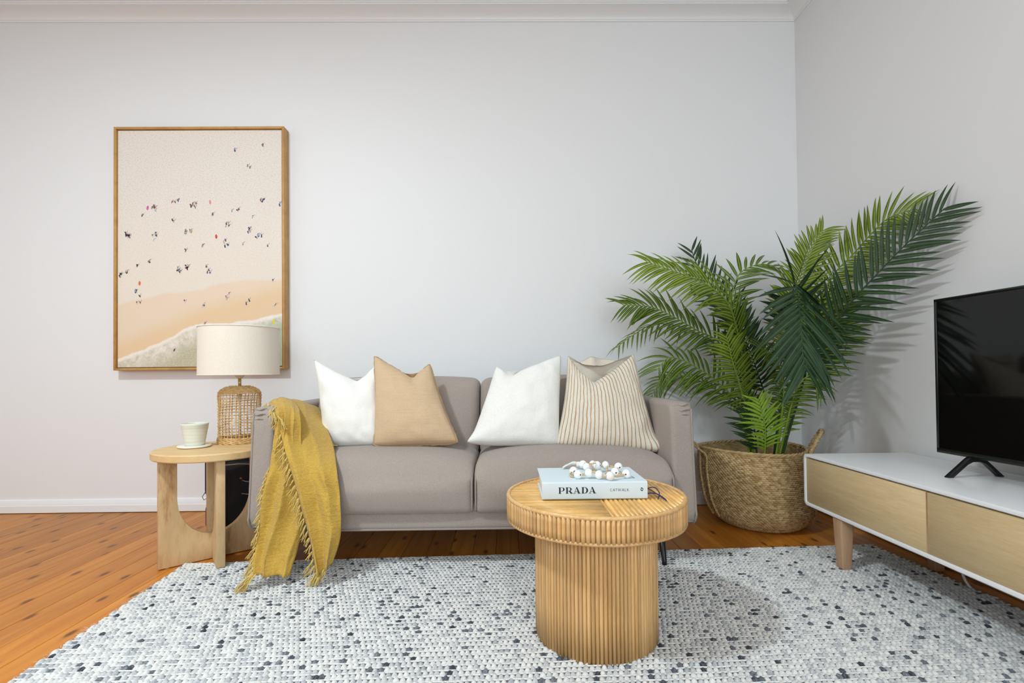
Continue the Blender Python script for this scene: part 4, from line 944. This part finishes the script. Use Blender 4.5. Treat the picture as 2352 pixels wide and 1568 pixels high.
def arc_band(cx, cy, ro_x, ro_y, ri_x, ri_y, a0, a1, n_=14):
    out = []
    for i in range(n_):
        t0 = a0 + (a1 - a0) * i / n_; t1 = a0 + (a1 - a0) * (i + 1) / n_
        out.append([(cx + ri_x * math.cos(t0), cy + ri_y * math.sin(t0)), (cx + ro_x * math.cos(t0), cy + ro_y * math.sin(t0)), (cx + ro_x * math.cos(t1), cy + ro_y * math.sin(t1)), (cx + ri_x * math.cos(t1), cy + ri_y * math.sin(t1))])
    return out
def rect(a, b, c, d): return [(a, b), (c, b), (c, d), (a, d)]
stemL = [rect(.10, 0, .36, 1), rect(0, 0, .46, .06), rect(0, .94, .46, 1)]
GP = stemL + [rect(.3, .94, .62, 1), rect(.3, .38, .62, .44)] + arc_band(.60, .69, .40, .31, .14, .25, -PI / 2, PI / 2)
GR = stemL + [rect(.3, .94, .62, 1), rect(.3, .40, .66, .46)] + arc_band(.60, .70, .38, .30, .13, .24, -PI / 2, PI / 2) + [[(.50, .42), (.80, .42), (1.12, .0), (.80, 0)], rect(.78, 0, 1.2, .06)]
GA = [[(.08, 0), (.16, 0), (.50, .96), (.46, 1)], [(.40, 1), (.60, 1), (1.04, 0), (.74, 0)], rect(.24, .26, .80, .33), rect(-.04, 0, .32, .06), rect(.64, 0, 1.16, .06)]
GD = stemL + [rect(.3, .94, .52, 1), rect(.3, 0, .52, .06)] + arc_band(.50, .5, .56, .5, .28, .44, -PI / 2, PI / 2, 18)
lt = MB(); sc = .0172; xx = .1385
for g_, adv in ((GP, 1.14), (GR, 1.26), (GA, 1.26), (GD, 1.20), (GA, 1.2)):
    glyph([[(p[0] * .99, p[1]) for p in P_] for P_ in g_], xx, KZ + .0172, sc, lt); xx += adv * sc
o = lt.build('spine_title', M['ink'], cover, False)
th_ = .13
GC = arc_band(.5, .5, .48, .5, .36, .39, .9, 2 * PI - .9, 22)
GAs = [[(0, 0), (.13, 0), (.5, .82), (.44, 1)], [(.44, 1), (.56, 1), (1, 0), (.84, 0), (.47, .84)], rect(.2, .26, .8, .36)]
GT = [rect(.38, 0, .52, 1), rect(.02, .9, .88, 1)]
GW = [[(.0, 1), (.15, 1), (.42, .2), (.34, 0)], [(.34, 0), (.42, 0), (.70, .9), (.62, 1)], [(.62, 1), (.72, 1), (1.0, .12), (.92, 0)], [(.92, 0), (1.0, 0), (1.34, 1), (1.22, 1)]]
GL = [rect(.06, 0, .2, 1), rect(.06, 0, .68, .1)]
GK = [rect(.06, 0, .2, 1), [(.18, .40), (.30, .40), (.84, 1), (.68, 1)], [(.30, .52), (.42, .60), (.90, 0), (.72, 0)]]
lt = MB(); sc = .0073; xx = .2795
for g_, adv in ((GC, 1.0), (GAs, .98), (GT, .98), (GW, 1.42), (GAs, 1.06), (GL, .82), (GK, .9)):
    glyph([[(p[0] * .9, p[1]) for p in P_] for P_ in g_], xx, KZ + .0222, sc, lt); xx += adv * sc
lt.build('spine_subtitle', M['ink'], cover, False)
lt = MB()     # publisher's mark: two curved arrows circling
G1 = arc_band(0, 0, .8, .9, .42, .5, -.25, PI - .75, 12) + [[(-.75, .45), (-.05, 1.15), (.1, .25)]]
glyph(G1, .3665, KZ + .0268, .0049, lt); glyph([[(-p[0], -p[1]) for p in P_] for P_ in G1], .3665, KZ + .0268, .0049, lt)
lt.build('spine_mark', M['ink'], cover, False)
bbox_obj('cover_title', (.3555, BY0 + .038, BZ1), (.3568, BY0 + .072, BZ1 + .0003), M['ink'], cover, 0)
q = MB(); zt_ = KZ + .0015
for pts, r_ in (([(.372, 1.40, KZ + .022), (.395, 1.395, KZ + .018), (.418, 1.36, KZ + .006), (.425, 1.33, zt_)], .0014),
                ([(.372, 1.37, KZ + .012), (.392, 1.375, KZ + .022), (.412, 1.372, KZ + .024), (.418, 1.355, KZ + .012), (.408, 1.335, zt_)], .0014),
                ([(.372, 1.36, KZ + .006), (.39, 1.36, KZ + .012), (.41, 1.35, KZ + .012), (.424, 1.33, KZ + .004), (.425, 1.318, zt_)], .0018)):
    q.tube(spline(pts, 16), r_, 5)
q.build('bookmark_ribbon', M['ribbon'], book)

# ================================================================== BEAD GARLAND
gar = empty('bead_garland', (.26, 1.43, BZ1), 'garland of white wooden beads on jute cord with tassel on the book', 'bead garland')
zb = BZ1 + .0121
BE = [(.232, 1.512, zb + .004), (.240, 1.490, zb), (.262, 1.508, zb + .004), (.268, 1.468, zb + .009), (.296, 1.484, zb + .006), (.330, 1.462, zb + .005), (.309, 1.412, zb), (.335, 1.385, zb),
      (.283, 1.357, zb), (.256, 1.377, zb), (.229, 1.386, zb + .003), (.198, 1.383, zb), (.193, 1.435, zb)]
bm_ = MB()
for i in range(9):
    pass
prof = [(.0024, .0104)] + [(.0124 * math.sin(t), .0114 * math.cos(t)) for t in np.linspace(.28, PI - .28, 14)] + [(.0024, -.0104)]
bm_.lathe(prof, (0, 0, 0), 24); bead_me = bm_.mesh('bead'); bead_me.materials.append(M['bead']); bead_me.polygons.foreach_set('use_smooth', [True] * len(bead_me.polygons))
go = Vector(gar.location)
for i, p in enumerate(BE):
    o = bpy.data.objects.new('bead', bead_me); COL.objects.link(o); o.parent = gar; o.location = Vector(p) - go
    nx = Vector(BE[min(i + 1, len(BE) - 1)]) - Vector(BE[max(i - 1, 0)]); o.rotation_euler = nx.to_track_quat('Z', 'Y').to_euler(); o.scale = (1, 1, rng.uniform(.92, 1.05))
cp = []
for i, p in enumerate(BE):
    cp.append(p)
    if i < len(BE) - 1:
        a, b = Vector(p), Vector(BE[i + 1]); m_ = (a + b) / 2; m_ += Vector((rng.uniform(-.006, .006), rng.uniform(-.006, .006), -.003 if (a - b).length > .03 else .006)); m_.z = max(m_.z, BZ1 + .0032); cp.append(tuple(m_))
cp += [(.180, 1.41, BZ1 + .006), (.186, 1.395, BZ1 + .004)]
q = MB(); path = spline(cp, 150)
for st_ in range(2):
    tw = [p + Vector((.0016 * math.cos(i * .9 + PI * st_), .0016 * math.sin(i * .9 + PI * st_), .0012 * math.sin(i * .9 + PI * st_))) for i, p in enumerate(path)]
    q.tube(tw, .0019, 5)
q.tube(spline([(.262, 1.452, zb - .004), (.246, 1.440, zb + .008), (.248, 1.452, zb + .016), (.262, 1.455, zb + .018)], 14), .0022, 6)
q.tube(spline([(.285, 1.43, BZ1 + .004), (.292, 1.442, zb), (.297, 1.462, zb + .006)], 12), .0024, 6)
q.build('cord', M['jute'], gar)
q = MB(); fr_ = random.Random(3)
for k_ in range(46):
    a = Vector((.221, 1.520, zb + .003)); dx = fr_.uniform(-1, 1)
    p1 = a + Vector((-.016 + .004 * dx, .006 * dx + .006, .003 + fr_.uniform(-.004, .004))); p2 = a + Vector((-.034 + .006 * dx, .012 * dx + .010, -.004 + fr_.uniform(-.004, .003)))
    p3 = a + Vector((-.046 + .006 * dx, .016 * dx + .014, -.0125 + fr_.uniform(0, .004)))
    q.tube(spline([a, p1, p2, p3], 8), .0011, 4)
q.build('tassel', M['cotton'], gar)
q = MB()
for k_ in range(5): q.tube([(.222 - .002 * k_ + .0004 * math.cos(t), 1.520 + .007 * math.cos(t), zb + .003 + .007 * math.sin(t)) for t in np.linspace(0, 2 * PI, 17)[:-1]], .0016, 5, closed=True)
q.build('tassel_wrap', M['cotton'], gar)

# ================================================================== BASKET
GX, GY, GH = 1.228, 2.462, 0.372
bk = empty('basket', (GX, GY, 0), 'round seagrass basket with rope handles holding the palm', 'basket')
def basket_r(z):
    t = z / GH
    if t < 0.30: return 0.165 + 0.082 * math.sin(PI / 2 * (t / 0.30)) ** 0.75
    return 0.247 + 0.007 * math.sin(PI * (t - .30) / .7)
def basket_p(th, z, dr=0):
    r = basket_r(z) + dr; sl = max(0, 1 - z / GH)
    wob = 0.006 * math.sin(2 * th + 1) + 0.004 * math.sin(3 * th)
    return (GX + .045 * sl ** 1.6 + (r + wob) * math.cos(th), GY - .01 * sl + (r + wob) * math.sin(th), z + .004 * math.sin(2 * th + .5) * z / GH)
ROWS, STK = 42, 96; NS = STK * 5; NV = ROWS * 4; pts, tone = [], []
R2 = random.Random(8); rt = [[R2.random() for _ in range(STK)] for _ in range(ROWS + 1)]
for i in range(NS):
    th = 2 * PI * i / NS
    for j in range(NV + 1):
        z = 0.002 + (GH - .004) * j / NV; row = min(int(j / 4), ROWS - 1); f = (j % 4) / 4.0
        sk = (i / 5.0 + 0.5 * (row % 2)) ; ci = int(sk) % STK; fx = sk - int(sk)
        strand = math.sin(PI * f) * (0.35 + 0.65 * math.sin(PI * fx))
        pts.append(basket_p(th, z + .0025 * math.sin(2 * PI * fx) * (1 if j not in (0, NV) else 0), -.003 + .0068 * strand))
        tone.append(.28 + .62 * rt[row][ci])          # each straw its own colour, the weave is shaded by its relief
mb = MB(); mb.grid(pts, NS, NV + 1, True)
nin = 96; ptsi = []
for i in range(nin):
    th = 2 * PI * i / nin
    for j in range(0, 61):
        z = 0.012 + (GH - .014) * j / 60; ptsi.append(basket_p(th, z, -.013 + .003 * math.sin(2 * PI * j / 4) * math.sin(24 * th + PI * (j // 4))))
mb.grid(ptsi, nin, 61, True, flip=True); tone += [.35 + .4 * R2.random() for _ in ptsi]
b0 = len(mb.v); mb.v += [basket_p(2 * PI * i / nin, .003, -.01) for i in range(nin)]; mb.f.append(tuple(range(b0, b0 + nin))); mb.m.append(0); tone += [.4] * nin
me = mb.mesh('woven_body'); a = me.attributes.new('tone', 'FLOAT', 'POINT'); a.data.foreach_set('value', tone)
link('woven_body', me, M['basket'], bk)
def braid(path, r, nm, turns=9, strands=3):
    q = MB(); P_ = spline(path, 90); tn = []
    for s_ in range(strands):
        pt = []
        for i, p in enumerate(P_):
            t = (P_[min(i + 1, 89)] - P_[max(i - 1, 0)]).normalized(); a = t.orthogonal().normalized(); a = t.cross(Vector((.3, .5, .81))).normalized(); b = t.cross(a)
            ph = 2 * PI * (turns * i / 89 + s_ / strands); pt.append(p + a * r * .62 * math.cos(ph) + b * r * .62 * math.sin(ph))
        q.tube(pt, r * .62, 6)
    me = q.mesh(nm); a = me.attributes.new('tone', 'FLOAT', 'POINT'); a.data.foreach_set('value', [.35 + .5 * R2.random() for _ in me.vertices]); return link(nm, me, M['basket'], bk)
braid([basket_p(t, GH + .002, -.004) for t in np.linspace(0, 2 * PI, 40)], .008, 'rim_braid', 70, 3)
# handles: braids run up the sides and stand out as loops above the rim
tl = math.radians(186)
braid([basket_p(tl - .10, z, .008) for z in (.05, .12, .2, .28, .34)] + [(GX - .275, GY - .005, .385), (GX - .305, GY + .0, .412), (GX - .312, GY - .03, .402), (GX - .285, GY - .055, .375)] + [basket_p(tl + .12, z, .008) for z in (.34, .28, .2, .12, .05)], .007, 'handle', 40, 3)
tr = math.radians(-27); er = Vector((math.cos(tr), math.sin(tr), 0)); et = Vector((-math.sin(tr), math.cos(tr), 0)); g0 = Vector((GX, GY, 0))
def hp(r, t, z): return tuple(g0 + er * r + et * t + Vector((0, 0, z)))
braid([basket_p(tr - .22, z, .008) for z in (.04, .12, .2, .28, .35)] + [hp(.268, -.045, .41), hp(.292, -.03, .455), hp(.300, .0, .470), hp(.292, .03, .455), hp(.268, .045, .41)] + [basket_p(tr + .25, z, .008) for z in (.35, .28, .2, .12, .05)], .0105, 'handle', 40, 3)

# ================================================================== PALM
palm = empty('palm_plant', (GX, GY, .014), 'tall artificial palm with arching green fronds growing from the basket', 'plant')
q = MB(); q.lathe([(0, .0), (.12, .0), (.15, .23), (.145, .23), (.14, .215), (0, .215)], (GX + .01, GY, .014), 40); q.build('nursery_pot', M['soil'], palm)
def leaflet_verts(b, d, n, L_, w, droop, curl):
    """blade of 8 sections with a shallow fold along the rib"""
    d = d.normalized(); s = d.cross(n).normalized(); n = s.cross(d).normalized(); v, uv = [], []
    K = 8
    for i in range(K):
        t = i / (K - 1)
        c = b + d * (L_ * t) + Vector((0, 0, -1)) * (droop * L_ * t * t) + n * (curl * L_ * t * t)
        ww = w * (math.sin(PI * (0.10 + 0.90 * t ** 0.75)) ** 0.8 if t < 1 else 0.0)
        ww = max(ww, 0.0004)
        v += [c + s * ww * .5 + n * ww * .16, c, c - s * ww * .5 + n * ww * .16]; uv += [(0.0, t), (0.5, t), (1.0, t)]
    f = []
    for i in range(K - 1):
        for j in range(2): a = i * 3 + j; f.append((a, a + 1, a + 4, a + 3))
    return v, f, uv
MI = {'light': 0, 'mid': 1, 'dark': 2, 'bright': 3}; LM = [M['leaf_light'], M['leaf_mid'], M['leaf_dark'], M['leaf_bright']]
rest_v, rest_f, rest_m, rest_uv = [], [], [], []; R3 = random.Random(17); single = 0
for (pts, Lm, N0, mk, t0, npair, droop, split, LW, FW) in FRONDS:
    P_ = spline(pts, 64); n_ = len(P_)
    # arc-length lookup
    cum = [0]
    for i in range(1, n_): cum.append(cum[-1] + (P_[i] - P_[i - 1]).length)
    q = MB(); q.tube(P_, [.0052 * (1 - .8 * cum[i] / cum[-1]) + .0008 for i in range(n_)], 7)
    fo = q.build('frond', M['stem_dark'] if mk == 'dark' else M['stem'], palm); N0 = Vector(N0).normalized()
    def at_(s):
        d = s * cum[-1]; i = 0
        while i < n_ - 2 and cum[i + 1] < d: i += 1
        f = (d - cum[i]) / max(1e-9, cum[i + 1] - cum[i]); return P_[i].lerp(P_[i + 1], f), (P_[min(i + 2, n_ - 1)] - P_[max(i - 1, 0)]).normalized()
    for k_ in range(npair):
        s = t0 + (1 - t0) * (k_ + .5) / npair; g = (k_ + .5) / npair
        for sd in (-1, 1):
            p, T = at_(min(1, s + sd * .25 * (1 - t0) / npair)); sv = T.cross(N0).normalized(); nv = sv.cross(T).normalized()
            if nv.dot(N0) < 0: nv = -nv
            fwd = FW + 0.75 * g ** 2 + R3.uniform(-.10, .10); lift = 0.22 * (1 - g) + R3.uniform(-.12, .12)
            d = sv * sd + T * fwd + nv * lift
            LL = Lm * (0.50 + 0.62 * math.sin(PI * (0.12 + 0.68 * g)) ** 1.0) * R3.uniform(.88, 1.08) * (1 - .28 * g ** 3)
            w = LW * (LL / Lm) ** .5 * R3.uniform(.85, 1.12)
            # keep the blades inside the room
            tip = p + d.normalized() * LL
            for it in range(3):
                if tip.x > XR - .012: d.x -= (tip.x - XR + .014) / LL * 1.1
                if tip.y > YB - .012: d.y -= (tip.y - YB + .014) / LL * 1.1
                tip = p + d.normalized() * LL
            v, f, uv = leaflet_verts(p, d, nv * sd if False else nv, LL, w, droop * (1.0 if mk == 'dark' else 1.7) * R3.uniform(.5, 1.5), R3.uniform(-.16, .02))
            v = [Vector((min(c.x, XR - .004), min(c.y, YB - .004), c.z)) for c in v]
            if split and single < 292:
                me = bpy.data.meshes.new('leaflet'); me.from_pydata(v, [], f); ul = me.uv_layers.new(name='UVMap')
                for lp in me.loops: ul.data[lp.index].uv = uv[lp.vertex_index]
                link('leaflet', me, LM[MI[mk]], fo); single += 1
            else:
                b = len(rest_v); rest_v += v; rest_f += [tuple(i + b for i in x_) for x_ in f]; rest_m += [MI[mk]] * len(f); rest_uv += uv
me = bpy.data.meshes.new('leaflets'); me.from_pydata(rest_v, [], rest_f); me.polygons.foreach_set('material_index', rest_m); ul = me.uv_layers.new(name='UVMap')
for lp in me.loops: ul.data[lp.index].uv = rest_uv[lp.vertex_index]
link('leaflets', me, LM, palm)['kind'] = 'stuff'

# ================================================================== TV CABINET
VX0, VX1, VY0, VY1, VZ0, VZ1 = 1.230, 1.648, 0.265, 2.035, 0.204, 0.415
cab = empty('tv_cabinet', (1.44, 1.15, 0), 'long low white lacquer cabinet with pale oak drawers below the television', 'tv cabinet')
def rrect(y0, y1, z0, z1, r, n_=7):
    p = []
    for (cy, cz, a0) in ((y1 - r, z1 - r, 0), (y0 + r, z1 - r, PI / 2), (y0 + r, z0 + r, PI), (y1 - r, z0 + r, 3 * PI / 2)):
        for i in range(n_): t = a0 + PI / 2 * i / (n_ - 1); p.append((cy + r * math.cos(t), cz + r * math.sin(t)))
    return p
oo = rrect(VY0, VY1, VZ0, VZ1, .020); ii = rrect(VY0 + .0125, VY1 - .0125, VZ0 + .0125, VZ1 - .0125, .010); n_ = len(oo)
mb = MB(); mb.v = [(VX0, y, z) for y, z in oo] + [(VX0, y, z) for y, z in ii] + [(VX1, y, z) for y, z in ii] + [(VX1, y, z) for y, z in oo]
for k_ in range(4):
    for i in range(n_): a = k_ * n_ + i; b = k_ * n_ + (i + 1) % n_; c_ = ((k_ + 1) % 4) * n_ + (i + 1) % n_; d_ = ((k_ + 1) % 4) * n_ + i; mb.f.append((a, b, c_, d_)); mb.m.append(0)
me = bevel_mesh(fix_normals(mb.mesh('shell')), .0015, 2, 60); shade_auto(link('shell', me, M['lacquer'], cab), 35)
bbox_obj('inner_carcass', (VX0 + .020, VY0 + .010, VZ0 + .010), (VX1 - .002, VY1 - .010, VZ1 - .010), M['lacquer'], cab, 0)
dw = (VY1 - VY0 - .025 - .012) / 3
for k_ in range(3):
    y1 = VY1 - .0145 - k_ * (dw + .004); y0 = y1 - dw
    me_o = bbox_obj('drawer_front', (VX0 + .003, y0, VZ0 + .0135), (VX0 + .021, y1, VZ1 - .0185), M['oak'], cab, .0015, 1)
    if k_ < 2:   # bevelled finger edge between the fronts
        e = MB(); e.add([(VX0 + .0035, y0 + .001, VZ0 + .0135), (VX0 + .0035, y0 - .005, VZ0 + .0135), (VX0 + .014, y0 - .002, VZ0 + .0135), (VX0 + .0035, y0 + .001, VZ1 - .0185), (VX0 + .0035, y0 - .0005, VZ1 - .0185), (VX0 + .014, y0 - .002, VZ1 - .0185)],
              [(0, 1, 4, 3), (1, 2, 5, 4), (2, 0, 3, 5), (0, 2, 1), (3, 4, 5)]); e.build('finger_edge', M['oak_leg'], me_o, False)
for (lx, ly, z0) in ((1.263, 1.846, RT - .003), (1.612, 1.846, 0), (1.263, .45, RT - .003), (1.612, .45, RT - .003)):
    q = MB(); a, b = .026, .0185; pts = []
    for z, h in ((z0, b), (VZ0 + .002, a)):
        for (sx_, sy_) in ((-1, -1), (1, -1), (1, 1), (-1, 1)): pts.append((lx + sx_ * h, ly + sy_ * h, z))
    q.grid(pts, 2, 4, False, True); q.f += [(0, 1, 2, 3), (7, 6, 5, 4)]; q.m += [0, 0]
    shade_auto(link('leg', bevel_mesh(fix_normals(q.mesh('leg')), .006, 3), M['oak_leg'], cab), 50)
q = MB(); q.tube(spline([(1.575, 1.70, .215), (1.578, 1.70, .12), (1.572, 1.695, .05), (1.578, 1.66, .006), (1.60, 1.60, .006)], 30), .0042, 8)
o = q.build('power_cable', M['cable']); tag(o, 'thin white power cable hanging below the television cabinet', 'cable'); rebase(o, (1.575, 1.70, .003))

# ================================================================== TELEVISION
tvz = VZ1; TVW, TVH = .925, .522; TM = Matrix.Translation((1.505, 1.205, 0)) @ Matrix.Rotation(math.radians(3.2), 4, 'Z')   # local: x depth, y along the cabinet
tv = empty('television', (1.505, 1.205, tvz), 'black flat-screen television on splayed feet on the white cabinet', 'television')
def put(o): o.data.transform(TM); o.parent = tv; o.data.transform(Matrix.Translation(-Vector(tv.location))); return o
z0 = tvz + .060; z1 = z0 + TVH; hy = TVW / 2
body = put(bbox_obj('casing', (-.012, -hy, z0), (.018, hy, z1), M['tv_body'], None, .004, 3))
put(bbox_obj('rear_housing', (.016, -hy + .12, z0 + .02), (.052, hy - .12, z0 + .30), M['tv_body'], None, .015, 3))
scr = bbox_obj('screen', (-.0125, -hy + .010, z0 + .016), (-.010, hy - .010, z1 - .010), M['tv_glass'], None, 0); put(scr)
for (a, b) in (((-.0150, -hy + .001, z0 + .001), (-.0110, hy - .001, z0 + .017)), ((-.0150, -hy + .001, z1 - .010), (-.0110, hy - .001, z1 - .001)),
               ((-.0150, -hy + .001, z0 + .016), (-.0110, -hy + .010, z1 - .009)), ((-.0150, hy - .010, z0 + .016), (-.0110, hy - .001, z1 - .009))):
    put(bbox_obj('bezel', a, b, M['tv_body'], None, .0008, 1))
for yy in (hy - .115, -hy + .115):
    q = MB(); pr_ = []
    outl = [(-.098, 0), (-.080, 0), (-.030, .040), (-.012, .048), (.012, .048), (.034, .040), (.078, 0), (.094, 0), (.030, .058), (.016, .064), (-.016, .064), (-.026, .058)]
    put(prism('foot', [(a, tvz + b) for a, b in outl], 1, yy - .009, yy + .009, M['tv_body'], None, .002))
